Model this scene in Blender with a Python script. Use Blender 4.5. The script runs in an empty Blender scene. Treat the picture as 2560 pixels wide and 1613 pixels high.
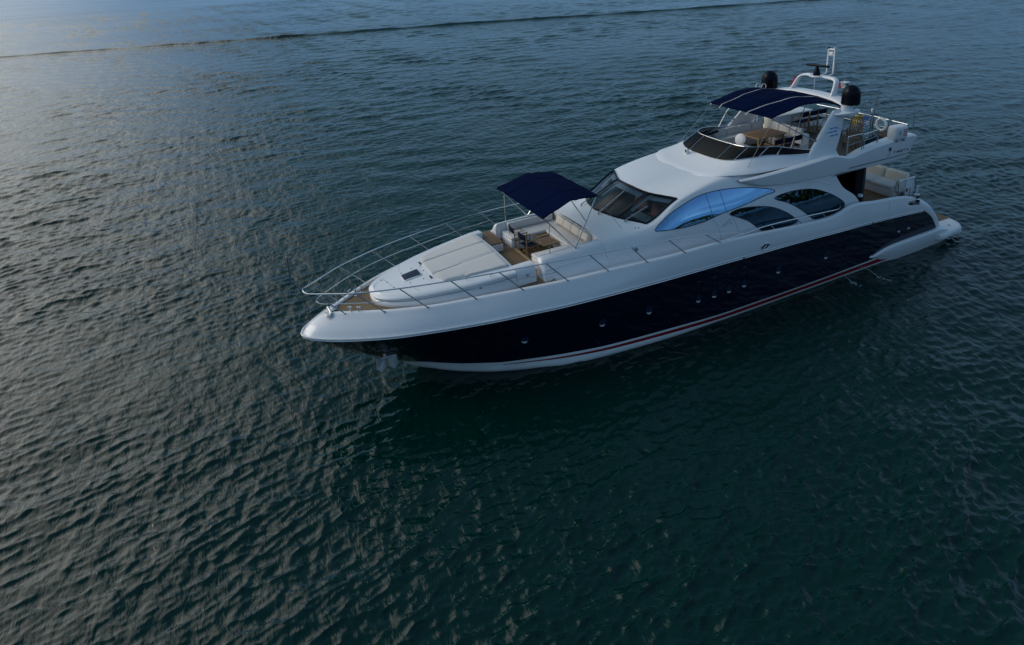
import bpy, bmesh, math, random
import numpy as np
from mathutils import Vector, Matrix
from mathutils.bvhtree import BVHTree
from mathutils.geometry import delaunay_2d_cdt
random.seed(7)
SC = bpy.context.scene
COL = SC.collection
R = math.radians

# ------------------------------------------------------------------ camera
# frame of the yacht: x towards the bow, y to port, z up from the water (metres)
CF, CX, CY = 1740.62, 1336.54, 415.54            # focal length and principal point on a 2560 x 1613 frame
YAW, PITCH, ROLL = -2.0351794, 0.3071222, -0.0504556
cam = bpy.data.cameras.new('camera')
cam_ob = bpy.data.objects.new('camera', cam)
COL.objects.link(cam_ob)
fwd = Vector((math.cos(PITCH) * math.cos(YAW), math.cos(PITCH) * math.sin(YAW), -math.sin(PITCH)))
rt = Vector((math.sin(YAW), -math.cos(YAW), 0))
up = rt.cross(fwd)
r2 = math.cos(ROLL) * rt + math.sin(ROLL) * up
u2 = -math.sin(ROLL) * rt + math.cos(ROLL) * up
mw = Matrix(((r2.x, u2.x, -fwd.x, 31.51444), (r2.y, u2.y, -fwd.y, 21.31423), (r2.z, u2.z, -fwd.z, 14.1335), (0, 0, 0, 1)))
cam_ob.matrix_world = mw
cam.sensor_width = 36
cam.sensor_fit = 'HORIZONTAL'
cam.lens = CF / 2560 * 36
cam.shift_x = (1280 - CX) / 2560
cam.shift_y = (CY - 806.5) / 2560
cam.clip_start = 0.5
cam.clip_end = 20000
SC.camera = cam_ob
SC.render.resolution_x, SC.render.resolution_y = 1024, 645

# ------------------------------------------------------------------ sky, sun, exposure
SUN_ELEV, SUN_AZ = R(30), R(-26)                 # azimuth from +x towards +y: off the starboard bow, left of the picture
GLOW_ELEV, GLOW_AZ = R(27), R(-52)               # the bright gap in the clouds, ahead and to the left of the camera
world = bpy.data.worlds.new('World')
SC.world = world
world.use_nodes = True
def build_world():
    nt = world.node_tree
    N, L = nt.nodes, nt.links
    N.clear()
    out = N.new('ShaderNodeOutputWorld')
    bg = N.new('ShaderNodeBackground')
    bg.inputs['Strength'].default_value = 0.10
    sky = N.new('ShaderNodeTexSky')
    sky.sky_type = 'NISHITA'
    sky.sun_disc = False
    sky.sun_elevation = SUN_ELEV
    sky.sun_rotation = R(90) - SUN_AZ
    sky.air_density = 1.0
    sky.dust_density = 0.25
    sky.ozone_density = 2.0
    tc = N.new('ShaderNodeTexCoord')
    mp = N.new('ShaderNodeMapping')
    mp.inputs['Scale'].default_value = (1.0, 1.0, 2.6)
    mp.inputs['Location'].default_value = (3.1, 0.7, 0.4)
    L.new(tc.outputs['Generated'], mp.inputs['Vector'])
    nz = N.new('ShaderNodeTexNoise')
    nz.inputs['Scale'].default_value = 2.3
    nz.inputs['Detail'].default_value = 7
    nz.inputs['Roughness'].default_value = 0.58
    nz.inputs['Distortion'].default_value = 0.35
    L.new(mp.outputs['Vector'], nz.inputs['Vector'])
    # cloud cover: heavy towards the sun, broken behind the camera
    vm = N.new('ShaderNodeVectorMath'); vm.operation = 'DOT_PRODUCT'
    vm.inputs[1].default_value = (math.cos(GLOW_AZ) * math.cos(GLOW_ELEV), math.sin(GLOW_AZ) * math.cos(GLOW_ELEV), math.sin(GLOW_ELEV))
    L.new(tc.outputs['Generated'], vm.inputs[0])
    cover = N.new('ShaderNodeMapRange')
    cover.inputs['From Min'].default_value = -0.9
    cover.inputs['From Max'].default_value = 0.9
    cover.inputs['To Min'].default_value = -0.13
    cover.inputs['To Max'].default_value = 0.16
    L.new(vm.outputs['Value'], cover.inputs['Value'])
    add = N.new('ShaderNodeMath'); add.operation = 'ADD'
    L.new(nz.outputs['Fac'], add.inputs[0]); L.new(cover.outputs['Result'], add.inputs[1])
    ramp = N.new('ShaderNodeMapRange'); ramp.interpolation_type = 'SMOOTHSTEP'
    ramp.inputs['From Min'].default_value = 0.43
    ramp.inputs['From Max'].default_value = 0.63
    L.new(add.outputs['Value'], ramp.inputs['Value'])
    # brightness of the cloud: bright near the sun, dark grey-blue away from it
    glow = N.new('ShaderNodeMapRange'); glow.interpolation_type = 'SMOOTHSTEP'
    glow.inputs['From Min'].default_value = 0.71
    glow.inputs['From Max'].default_value = 1.0
    L.new(vm.outputs['Value'], glow.inputs['Value'])
    nz2 = N.new('ShaderNodeTexNoise')
    nz2.inputs['Scale'].default_value = 5.0
    nz2.inputs['Detail'].default_value = 5
    L.new(mp.outputs['Vector'], nz2.inputs['Vector'])
    cd = N.new('ShaderNodeMix'); cd.data_type = 'RGBA'
    cd.inputs['A'].default_value = (0.5, 1.55, 2.4, 1)
    cd.inputs['B'].default_value = (1.7, 3.0, 4.2, 1)
    L.new(nz2.outputs['Fac'], cd.inputs['Factor'])
    cg = N.new('ShaderNodeMix'); cg.data_type = 'RGBA'
    cg.inputs['B'].default_value = (17.5, 17.3, 16.2, 1)
    L.new(glow.outputs['Result'], cg.inputs['Factor'])
    L.new(cd.outputs['Result'], cg.inputs['A'])
    mx = N.new('ShaderNodeMix'); mx.data_type = 'RGBA'
    L.new(ramp.outputs['Result'], mx.inputs['Factor'])
    L.new(sky.outputs['Color'], mx.inputs['A'])
    L.new(cg.outputs['Result'], mx.inputs['B'])
    # a bank of cloud low over the horizon
    sepz = N.new('ShaderNodeSeparateXYZ')
    L.new(tc.outputs['Generated'], sepz.inputs['Vector'])
    mp3 = N.new('ShaderNodeMapping'); mp3.inputs['Scale'].default_value = (2.2, 2.2, 7.0)
    L.new(tc.outputs['Generated'], mp3.inputs['Vector'])
    nz3 = N.new('ShaderNodeTexNoise'); nz3.inputs['Scale'].default_value = 1.6; nz3.inputs['Detail'].default_value = 8; nz3.inputs['Roughness'].default_value = 0.6
    L.new(mp3.outputs['Vector'], nz3.inputs['Vector'])
    ht = N.new('ShaderNodeMath'); ht.operation = 'MULTIPLY_ADD'; ht.inputs[1].default_value = -2.1; ht.inputs[2].default_value = 0.50
    L.new(sepz.outputs['Z'], ht.inputs[0])
    sm = N.new('ShaderNodeMath'); sm.operation = 'ADD'
    L.new(ht.outputs['Value'], sm.inputs[0]); L.new(nz3.outputs['Fac'], sm.inputs[1])
    bank = N.new('ShaderNodeMapRange'); bank.interpolation_type = 'SMOOTHSTEP'
    bank.inputs['From Min'].default_value = 0.52; bank.inputs['From Max'].default_value = 0.72
    L.new(sm.outputs['Value'], bank.inputs['Value'])
    bc = N.new('ShaderNodeMix'); bc.data_type = 'RGBA'
    bc.inputs['A'].default_value = (0.6, 2.0, 3.9, 1); bc.inputs['B'].default_value = (2.3, 3.6, 5.4, 1)
    L.new(nz3.outputs['Fac'], bc.inputs['Factor'])
    bg2 = N.new('ShaderNodeMix'); bg2.data_type = 'RGBA'; bg2.inputs['B'].default_value = (12.0, 11.9, 11.0, 1)
    L.new(glow.outputs['Result'], bg2.inputs['Factor']); L.new(bc.outputs['Result'], bg2.inputs['A'])
    m4 = N.new('ShaderNodeMix'); m4.data_type = 'RGBA'
    L.new(bank.outputs['Result'], m4.inputs['Factor']); L.new(mx.outputs['Result'], m4.inputs['A']); L.new(bg2.outputs['Result'], m4.inputs['B'])
    L.new(m4.outputs['Result'], bg.inputs['Color'])
    L.new(bg.outputs['Background'], out.inputs['Surface'])
build_world()
sun = bpy.data.lights.new('sun', 'SUN')
sun.energy = 0.72
sun.angle = R(30)
sun.color = (1.0, 0.92, 0.86)
sun_ob = bpy.data.objects.new('sun', sun)
COL.objects.link(sun_ob)
sd = Vector((math.cos(SUN_AZ) * math.cos(SUN_ELEV), math.sin(SUN_AZ) * math.cos(SUN_ELEV), math.sin(SUN_ELEV)))
sun_ob.rotation_euler = sd.to_track_quat('Z', 'Y').to_euler()
vs = SC.view_settings
vs.view_transform = 'Standard'
vs.look = 'None'
vs.gamma = 1
vs.exposure = 0.1
vs.use_curve_mapping = False

# ------------------------------------------------------------------ materials
MATS = {}
def pmat(name, col, rough=0.4, metal=0.0, ior=1.5, coat=0.0, spec=None, noise=None, bump=None):
    m = bpy.data.materials.new(name)
    m.use_nodes = True
    nt = m.node_tree
    b = nt.nodes['Principled BSDF']
    b.inputs['Base Color'].default_value = (*col, 1)
    b.inputs['Roughness'].default_value = rough
    b.inputs['Metallic'].default_value = metal
    b.inputs['IOR'].default_value = ior
    b.inputs['Coat Weight'].default_value = coat
    b.inputs['Coat Roughness'].default_value = 0.04
    if spec is not None:
        b.inputs['Specular IOR Level'].default_value = spec
    tc = None
    if noise or bump:
        tc = nt.nodes.new('ShaderNodeTexCoord')
    if noise:                                       # (scale, amount): weathering, mottled colour
        nz = nt.nodes.new('ShaderNodeTexNoise')
        nz.inputs['Scale'].default_value = noise[0]
        nz.inputs['Detail'].default_value = 6
        mx = nt.nodes.new('ShaderNodeMix'); mx.data_type = 'RGBA'
        k = noise[1]
        mx.inputs['A'].default_value = (*[c * (1 - k) for c in col], 1)
        mx.inputs['B'].default_value = (*[min(1, c * (1 + k)) for c in col], 1)
        nt.links.new(tc.outputs['Object'], nz.inputs['Vector'])
        nt.links.new(nz.outputs['Fac'], mx.inputs['Factor'])
        nt.links.new(mx.outputs['Result'], b.inputs['Base Color'])
    if bump:                                        # (scale, strength, distance)
        nz = nt.nodes.new('ShaderNodeTexNoise')
        nz.inputs['Scale'].default_value = bump[0]
        nz.inputs['Detail'].default_value = 4
        bp = nt.nodes.new('ShaderNodeBump')
        bp.inputs['Strength'].default_value = bump[1]
        bp.inputs['Distance'].default_value = bump[2]
        nt.links.new(tc.outputs['Object'], nz.inputs['Vector'])
        nt.links.new(nz.outputs['Fac'], bp.inputs['Height'])
        nt.links.new(bp.outputs['Normal'], b.inputs['Normal'])
    MATS[name] = m
    return m
gel = pmat('white_gelcoat', (0.78, 0.78, 0.80), 0.22, coat=0.4, noise=(0.6, 0.03))
gel_deck = pmat('white_nonskid', (0.74, 0.74, 0.75), 0.55, noise=(3, 0.04), bump=(180, 0.2, 0.002))
navy = pmat('navy_gelcoat', (0.0022, 0.0036, 0.017), 0.10, coat=0.3)
boot_white = pmat('boot_white', (0.62, 0.63, 0.62), 0.4, noise=(1.5, 0.12))
red = pmat('red_stripe_paint', (0.20, 0.004, 0.012), 0.45, spec=0.2)
canvas = pmat('navy_canvas', (0.0005, 0.0050, 0.031), 0.9, spec=0.04, noise=(2.5, 0.25), bump=(260, 0.25, 0.002))
cloth_navy = pmat('navy_cloth', (0.004, 0.010, 0.032), 0.9, spec=0.1, noise=(9, 0.2))
steel = pmat('stainless_steel', (0.62, 0.62, 0.62), 0.16, metal=1.0)
dark_steel = pmat('tarnished_steel', (0.30, 0.31, 0.33), 0.28, metal=1.0)
vinyl = pmat('white_vinyl', (0.66, 0.65, 0.64), 0.5, noise=(4, 0.05), bump=(14, 0.25, 0.01))
vinyl_cream = pmat('cream_vinyl', (0.70, 0.64, 0.54), 0.5, noise=(4, 0.05), bump=(10, 0.25, 0.01))
pad = pmat('sun_pad_fabric', (0.62, 0.60, 0.58), 0.8, noise=(7, 0.07), bump=(40, 0.3, 0.01))
black = pmat('black_plastic', (0.003, 0.005, 0.010), 0.25, spec=0.14)
rubber = pmat('black_rubber', (0.012, 0.012, 0.014), 0.6)
grey = pmat('grey_plastic', (0.25, 0.26, 0.28), 0.5)
white_plastic = pmat('white_plastic', (0.75, 0.75, 0.75), 0.45, noise=(6, 0.05))
wood_chair = pmat('chair_wood', (0.26, 0.165, 0.085), 0.55, noise=(18, 0.35))
wood_dark = pmat('varnished_wood', (0.105, 0.055, 0.026), 0.4, noise=(14, 0.4))
interior = pmat('cabin_upholstery', (0.44, 0.19, 0.15), 0.7, noise=(6, 0.1))
interior_dark = pmat('cabin_dark', (0.035, 0.037, 0.045), 0.6)
interior_pale = pmat('cabin_pale', (0.62, 0.63, 0.62), 0.6)
flag_red = pmat('flag_red', (0.45, 0.02, 0.02), 0.8)
flag_white = pmat('flag_white', (0.72, 0.72, 0.72), 0.8)
flag_green = pmat('flag_green', (0.01, 0.13, 0.10), 0.8)
flag_yellow = pmat('flag_yellow', (0.55, 0.45, 0.04), 0.8)
flag_blue = pmat('flag_blue', (0.012, 0.13, 0.48), 0.8)
logo_blue = pmat('logo_blue', (0.10, 0.22, 0.62), 0.4)
ink = pmat('dark_lettering', (0.02, 0.025, 0.05), 0.4)
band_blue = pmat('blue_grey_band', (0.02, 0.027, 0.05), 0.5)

def glass_mat(name, col, rough=0.02, ior=2.0):
    m = pmat(name, col, rough, ior=ior)
    return m
side_glass = pmat('sky_blue_mirror_glass', (0.20, 0.40, 0.62), 0.02, metal=1.0)  # blue of the mirrored sky is put into the glass colour
low_glass = pmat('darkened_mirror_glass', (0.07, 0.13, 0.19), 0.02, metal=1.0)  # darker copy of the mirror glass, so its reflections come out dim
hatch_glass = glass_mat('hatch_glass', (0.016, 0.030, 0.065), 0.4, 1.25)
def tinted(name, tint, ior=1.5, rough=0.01):
    """a pane: tinted see-through plus a fresnel reflection"""
    m = bpy.data.materials.new(name)
    m.use_nodes = True
    nt = m.node_tree
    nt.nodes.clear()
    o = nt.nodes.new('ShaderNodeOutputMaterial')
    mix = nt.nodes.new('ShaderNodeMixShader')
    fr = nt.nodes.new('ShaderNodeFresnel'); fr.inputs['IOR'].default_value = ior
    tr = nt.nodes.new('ShaderNodeBsdfTransparent'); tr.inputs['Color'].default_value = (*tint, 1)
    gl = nt.nodes.new('ShaderNodeBsdfGlossy'); gl.inputs['Roughness'].default_value = rough
    nt.links.new(fr.outputs['Fac'], mix.inputs['Fac'])
    nt.links.new(tr.outputs['BSDF'], mix.inputs[1])
    nt.links.new(gl.outputs['BSDF'], mix.inputs[2])
    nt.links.new(mix.outputs['Shader'], o.inputs['Surface'])
    MATS[name] = m
    return m
ws_glass = tinted('windshield_glass', (0.50, 0.58, 0.66), 1.5)
fly_glass = tinted('smoked_acrylic', (0.028, 0.020, 0.014), 1.32)

def teak_mat(name, col, along='Y', pitch=0.06):
    m = bpy.data.materials.new(name)
    m.use_nodes = True
    nt = m.node_tree
    b = nt.nodes['Principled BSDF']
    b.inputs['Roughness'].default_value = 0.65
    tc = nt.nodes.new('ShaderNodeTexCoord')
    sep = nt.nodes.new('ShaderNodeSeparateXYZ')
    nt.links.new(tc.outputs['Object'], sep.inputs['Vector'])
    d = nt.nodes.new('ShaderNodeMath'); d.operation = 'DIVIDE'; d.inputs[1].default_value = pitch
    nt.links.new(sep.outputs[along], d.inputs[0])
    fr = nt.nodes.new('ShaderNodeMath'); fr.operation = 'FRACT'
    nt.links.new(d.outputs['Value'], fr.inputs[0])
    seam = nt.nodes.new('ShaderNodeMath'); seam.operation = 'LESS_THAN'; seam.inputs[1].default_value = 0.10
    nt.links.new(fr.outputs['Value'], seam.inputs[0])
    fl = nt.nodes.new('ShaderNodeMath'); fl.operation = 'FLOOR'
    nt.links.new(d.outputs['Value'], fl.inputs[0])
    wn = nt.nodes.new('ShaderNodeTexWhiteNoise'); wn.noise_dimensions = '1D'
    nt.links.new(fl.outputs['Value'], wn.inputs['W'])
    mp = nt.nodes.new('ShaderNodeMapping')
    mp.inputs['Scale'].default_value = (2, 22, 8) if along == 'Y' else (22, 2, 8)
    nt.links.new(tc.outputs['Object'], mp.inputs['Vector'])
    nz = nt.nodes.new('ShaderNodeTexNoise'); nz.inputs['Scale'].default_value = 1.0; nz.inputs['Detail'].default_value = 6
    nt.links.new(mp.outputs['Vector'], nz.inputs['Vector'])
    ad = nt.nodes.new('ShaderNodeMath'); ad.operation = 'ADD'
    nt.links.new(wn.outputs['Value'], ad.inputs[0]); nt.links.new(nz.outputs['Fac'], ad.inputs[1])
    hf = nt.nodes.new('ShaderNodeMath'); hf.operation = 'MULTIPLY'; hf.inputs[1].default_value = 0.5
    nt.links.new(ad.outputs['Value'], hf.inputs[0])
    mx = nt.nodes.new('ShaderNodeMix'); mx.data_type = 'RGBA'
    mx.inputs['A'].default_value = (*[c * 0.62 for c in col], 1)
    mx.inputs['B'].default_value = (*[c * 1.35 for c in col], 1)
    nt.links.new(hf.outputs['Value'], mx.inputs['Factor'])
    m2 = nt.nodes.new('ShaderNodeMix'); m2.data_type = 'RGBA'
    m2.inputs['B'].default_value = (0.03, 0.022, 0.016, 1)
    nt.links.new(seam.outputs['Value'], m2.inputs['Factor'])
    nt.links.new(mx.outputs['Result'], m2.inputs['A'])
    nt.links.new(m2.outputs['Result'], b.inputs['Base Color'])
    MATS[name] = m
    return m
teak = teak_mat('teak_planks', (0.21, 0.135, 0.07))
teak_x = teak_mat('teak_planks_athwart', (0.20, 0.125, 0.065), 'X', 0.07)
teak_fly = teak_mat('weathered_teak', (0.15, 0.105, 0.065))
teak_pale = pmat('pale_teak_edge', (0.34, 0.235, 0.13), 0.6, noise=(12, 0.25))
teak_table = teak_mat('table_teak', (0.23, 0.14, 0.075), 'Y', 0.09)

# ------------------------------------------------------------------ mesh helpers
def V(*a):
    return Vector(a)
def cr(pts, n, lin=False):
    """resample a polyline: n segments per span, Catmull-Rom"""
    P = np.array(pts, float)
    out = []
    for i in range(len(P) - 1):
        p0 = P[i - 1] if i > 0 else 2 * P[0] - P[1]
        p1, p2 = P[i], P[i + 1]
        p3 = P[i + 2] if i + 2 < len(P) else 2 * P[-1] - P[-2]
        for k in range(n):
            t = k / n
            if lin:
                out.append(p1 + (p2 - p1) * t)
            else:
                out.append(0.5 * (2 * p1 + (p2 - p0) * t + (2 * p0 - 5 * p1 + 4 * p2 - p3) * t * t + (3 * p1 - p0 - 3 * p2 + p3) * t ** 3))
    out.append(P[-1])
    return np.array(out)
def loft(rows, nu=4, nv=4, lin_u=False, lin_v=False):
    """rows[i][j] -> finer grid[u][v]; u runs over rows, v along a row"""
    A = np.array([cr(r, nv, lin_v) for r in rows])
    B = np.array([cr(A[:, j], nu, lin_u) for j in range(A.shape[1])])
    return np.transpose(B, (1, 0, 2))
MIR = np.array([1, -1, 1.0])
def full(G):
    """half grid with v = 0 on the centreline -> both sides"""
    return np.concatenate([G[:, :0:-1] * MIR, G], axis=1)

class MB:
    def __init__(self):
        self.bm = bmesh.new()
    def grid(self, G, mat=0):
        G = np.asarray(G)
        vs_ = [[self.bm.verts.new(p) for p in row] for row in G]
        for i in range(len(vs_) - 1):
            for j in range(len(vs_[0]) - 1):
                q = [vs_[i][j], vs_[i + 1][j], vs_[i + 1][j + 1], vs_[i][j + 1]]
                try:
                    f = self.bm.faces.new(q)
                    f.material_index = mat
                except ValueError:
                    pass
        return self
    def poly(self, pts, mat=0):
        f = self.bm.faces.new([self.bm.verts.new(p) for p in pts])
        f.material_index = mat
        return self
    def prism(self, pts, vec, mat=0):
        a = [self.bm.verts.new(Vector(p)) for p in pts]
        b = [self.bm.verts.new(Vector(p) + Vector(vec)) for p in pts]
        n = len(pts)
        for f in ([a, b[::-1]] + [[a[i], b[i], b[(i + 1) % n], a[(i + 1) % n]] for i in range(n)]):
            self.bm.faces.new(f).material_index = mat
        return self
    def box(self, c, s, rot=None, bev=0.0, mat=0, seg=2):
        r = bmesh.ops.create_cube(self.bm, size=1.0)
        vv = r['verts']
        M = Matrix.Translation(Vector(c)) @ (rot.to_4x4() if rot is not None else Matrix.Identity(4)) @ Matrix.Diagonal((*s, 1))
        bmesh.ops.transform(self.bm, matrix=M, verts=vv)
        fs = list({f for v in vv for f in v.link_faces})
        for f in fs:
            f.material_index = mat
        if bev > 0:
            es = list({e for v in vv for e in v.link_edges})
            r2_ = bmesh.ops.bevel(self.bm, geom=es, offset=min(bev, min(s) * 0.45), segments=seg, profile=0.5, affect='EDGES')
            for f in r2_['faces']:
                f.material_index = mat
        return self
    def tube(self, path, r=0.02, seg=8, closed=False, mat=0, smooth=0, cap=True):
        P = np.array(path, float)
        if smooth:
            P = cr(P, smooth)
        P = [Vector(p) for p in P]
        n = len(P)
        rr = r if hasattr(r, '__len__') else [r] * n
        rings = []
        prev = None
        for i in range(n):
            if closed:
                t = P[(i + 1) % n] - P[i - 1]
            else:
                t = P[min(i + 1, n - 1)] - P[max(i - 1, 0)]
            t.normalize()
            if prev is None:
                a = Vector((0, 0, 1)) if abs(t.z) < 0.9 else Vector((1, 0, 0))
                s = t.cross(a).normalized()
            else:
                s = (prev - t * prev.dot(t)).normalized()
            prev = s
            w = t.cross(s)
            rings.append([self.bm.verts.new(P[i] + (s * math.cos(2 * math.pi * k / seg) + w * math.sin(2 * math.pi * k / seg)) * rr[i]) for k in range(seg)])
        m = n if closed else n - 1
        for i in range(m):
            A_, B_ = rings[i], rings[(i + 1) % n]
            for k in range(seg):
                self.bm.faces.new([A_[k], A_[(k + 1) % seg], B_[(k + 1) % seg], B_[k]]).material_index = mat
        if not closed and cap:
            self.bm.faces.new(rings[0][::-1]).material_index = mat
            self.bm.faces.new(rings[-1]).material_index = mat
        return self
    def lathe(self, c, prof, seg=24, mat=0, axis=None):
        """prof: (radius, height) pairs about the z axis through c (or another axis)"""
        q = Vector((0, 0, 1)).rotation_difference(Vector(axis)).to_matrix() if axis is not None else Matrix.Identity(3)
        rings = []
        for rad, h in prof:
            rings.append([self.bm.verts.new(Vector(c) + q @ Vector((rad * math.cos(2 * math.pi * k / seg), rad * math.sin(2 * math.pi * k / seg), h))) for k in range(seg)])
        for i in range(len(rings) - 1):
            for k in range(seg):
                self.bm.faces.new([rings[i][k], rings[i][(k + 1) % seg], rings[i + 1][(k + 1) % seg], rings[i + 1][k]]).material_index = mat
        if prof[0][0] > 1e-4:
            self.bm.faces.new(rings[0][::-1]).material_index = mat
        if prof[-1][0] > 1e-4:
            self.bm.faces.new(rings[-1]).material_index = mat
        return self
    def build(self, name, mats, parent=None, ang=38, recalc=True):
        bm = self.bm
        bmesh.ops.remove_doubles(bm, verts=bm.verts[:], dist=2e-4)
        bmesh.ops.dissolve_degenerate(bm, dist=1e-5, edges=bm.edges[:])
        if recalc:
            bmesh.ops.recalc_face_normals(bm, faces=bm.faces[:])
        th = R(ang)
        for f in bm.faces:
            f.smooth = True
        for e in bm.edges:
            if len(e.link_faces) == 2 and e.calc_face_angle(0) > th:
                e.smooth = False
        me = bpy.data.meshes.new(name)
        bm.to_mesh(me)
        bm.free()
        for m in (mats if isinstance(mats, (list, tuple)) else [mats]):
            me.materials.append(m)
        o = bpy.data.objects.new(name, me)
        COL.objects.link(o)
        if parent is not None:
            o.parent = parent
            # parents sit at identity or carry a plain transform; keep the mesh in the parent's frame
        return o

def empty(name, loc=(0, 0, 0), rz=0.0):
    o = bpy.data.objects.new(name, None)
    o.empty_display_size = 0.2
    COL.objects.link(o)
    o.location = loc
    o.rotation_euler = (0, 0, rz)
    return o
def tag(o, label=None, cat=None, group=None, kind=None):
    if label: o['label'] = label
    if cat: o['category'] = cat
    if group: o['group'] = group
    if kind: o['kind'] = kind
    return o
def copy_tree(o, parent=None):
    c = o.copy()
    COL.objects.link(c)
    if parent is not None:
        c.parent = parent
    for ch in [k for k in bpy.data.objects if k.parent == o]:
        copy_tree(ch, c)
    return c
def bvh_of(o):
    me = o.data
    return BVHTree.FromPolygons([v.co[:] for v in me.vertices], [p.vertices[:] for p in me.polygons])
def lin(x, xs, ys):
    return float(np.interp(x, xs, ys))

#@@WATER
# ------------------------------------------------------------------ water
def build_water():
    cx, cy = 31.5, 21.3
    # rings about the point under the camera: fine near, coarse far
    rad = np.concatenate([np.geomspace(6.0, 260.0, 1700), np.geomspace(262.0, 9000.0, 110)])
    ang = np.concatenate([np.linspace(YAW - R(180), YAW - R(48), 40, endpoint=False), np.linspace(YAW - R(48), YAW + R(46), 1250), np.linspace(YAW + R(46), YAW + R(180), 41)[1:]])
    A, D = np.meshgrid(ang, rad)
    X = cx + D * np.cos(A)
    Y = cy + D * np.sin(A)
    rng = np.random.default_rng(11)
    Z = np.zeros_like(X)
    DX = np.zeros_like(X)
    DY = np.zeros_like(X)
    wind = R(94)
    # slow patches: gusts make the ripples stronger or weaker
    g = np.zeros_like(X)
    for k in range(14):
        lam = math.exp(rng.uniform(math.log(9), math.log(80))); th = rng.uniform(0, 2 * math.pi); ph = rng.uniform(0, 2 * math.pi)
        g += np.sin(2 * math.pi / lam * (X * math.cos(th) + Y * math.sin(th)) + ph)
    g = 1 + 0.36 * np.clip(g / 2.6, -1.6, 1.6)
    # calmer water in the lee of the hull
    hd = np.hypot(np.maximum(np.abs(X - 14.5) - 13.0, 0), np.maximum(np.abs(Y - 3.0) - 2.5, 0))
    g = g * (1 - 0.5 * np.exp(-(hd / 6.5) ** 2))
    comps = []
    for k in range(112):
        lam = math.exp(rng.uniform(math.log(0.17), math.log(2.0))) if k < 88 else rng.uniform(1.6, 4.2)
        spread = 0.55 if lam < 1.2 else 0.4
        th = wind + rng.normal(0, spread)
        steep = 0.049 * (1.0 if lam < 0.42 else (0.42 / lam) ** 0.85) if k < 88 else 0.017
        comps.append((lam, th, steep * lam / (2 * math.pi) * rng.uniform(0.6, 1.2), rng.uniform(0, 2 * math.pi)))
    cell = np.maximum(D * R(94) / 1250, np.gradient(rad)[:, None] * np.ones_like(D))
    for lam, th, a, ph in comps:
        kk = 2 * math.pi / lam
        att = np.clip((lam / cell - 2.5) / 3.0, 0, 1)
        p = kk * (X * math.cos(th) + Y * math.sin(th)) + ph
        p = p + 0.5 * np.sin(0.31 * X / lam ** 0.4 + ph * 3) * np.cos(0.27 * Y / lam ** 0.4 + ph)
        s = np.sin(p)
        ag = att * a * g
        Z += ag * s
        c = ag * np.cos(p) * 1.15
        DX -= c * -math.cos(th)
        DY -= c * -math.sin(th)
    # the low wave of a boat that passed far off
    wl = np.array(WAKE)
    d2 = np.full(X.shape, 1e9)
    for i in range(len(wl) - 1):
        a, b = wl[i], wl[i + 1]
        ab = b - a
        t = np.clip(((X - a[0]) * ab[0] + (Y - a[1]) * ab[1]) / (ab @ ab), 0, 1)
        n = np.array([-ab[1], ab[0]]) / np.linalg.norm(ab)
        dist = np.hypot(X - a[0] - t * ab[0], Y - a[1] - t * ab[1])
        side = np.sign((X - a[0]) * n[0] + (Y - a[1]) * n[1])
        m = dist < np.abs(d2)
        d2 = np.where(m, dist * side, d2)
    wob = 0.85 + 0.2 * np.sin(0.11 * X + 0.7) * np.sin(0.047 * X) + 0.2 * np.sin(0.43 * X + 0.2 * Y)
    Z += WAKE_H * wob * np.exp(-((d2 + 0.5 * np.sin(0.09 * X)) / WAKE_W) ** 2) - 0.2 * WAKE_H * np.exp(-((d2 - 1.6) / 0.9) ** 2)
    X = X + DX
    Y = Y + DY
    nr, na = X.shape
    co = np.stack([X, Y, Z], -1).reshape(-1, 3)
    co = np.vstack([co, [[cx, cy, 0]]])
    idx = np.arange(nr * na).reshape(nr, na)
    q = np.stack([idx[:-1, :-1], idx[1:, :-1], idx[1:, 1:], idx[:-1, 1:]], -1).reshape(-1, 4)
    tri = np.stack([np.full(na - 1, nr * na), idx[0, :-1], idx[0, 1:]], -1)
    me = bpy.data.meshes.new('sea_water')
    nv, nq, nt_ = len(co), len(q), len(tri)
    me.vertices.add(nv)
    me.vertices.foreach_set('co', co.astype(np.float32).ravel())
    me.loops.add(nq * 4 + nt_ * 3)
    me.loops.foreach_set('vertex_index', np.concatenate([q.ravel(), tri.ravel()]).astype(np.int32))
    me.polygons.add(nq + nt_)
    ls = np.concatenate([np.arange(nq) * 4, nq * 4 + np.arange(nt_) * 3]).astype(np.int32)
    me.polygons.foreach_set('loop_start', ls)
    me.polygons.foreach_set('use_smooth', np.ones(nq + nt_, dtype=bool))
    me.update(calc_edges=True)
    m = bpy.data.materials.new('sea_water')
    m.use_nodes = True
    nt = m.node_tree
    b = nt.nodes['Principled BSDF']
    b.inputs['Base Color'].default_value = (0.0, 0.0190, 0.0158, 1)
    b.inputs['Roughness'].default_value = 0.04
    b.inputs['IOR'].default_value = 1.335
    tc = nt.nodes.new('ShaderNodeTexCoord')
    def layer(scale, stretch, rot, detail, dist, strength, prev):
        mp = nt.nodes.new('ShaderNodeMapping')
        mp.inputs['Rotation'].default_value = (0, 0, rot)
        mp.inputs['Scale'].default_value = (scale, scale * stretch, scale)
        nt.links.new(tc.outputs['Object'], mp.inputs['Vector'])
        nz = nt.nodes.new('ShaderNodeTexNoise')
        nz.inputs['Scale'].default_value = 1.0
        nz.inputs['Detail'].default_value = detail
        nz.inputs['Roughness'].default_value = 0.55
        nz.inputs['Distortion'].default_value = 0.4
        nt.links.new(mp.outputs['Vector'], nz.inputs['Vector'])
        bp = nt.nodes.new('ShaderNodeBump')
        bp.inputs['Strength'].default_value = strength
        bp.inputs['Distance'].default_value = dist
        nt.links.new(nz.outputs['Fac'], bp.inputs['Height'])
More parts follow.
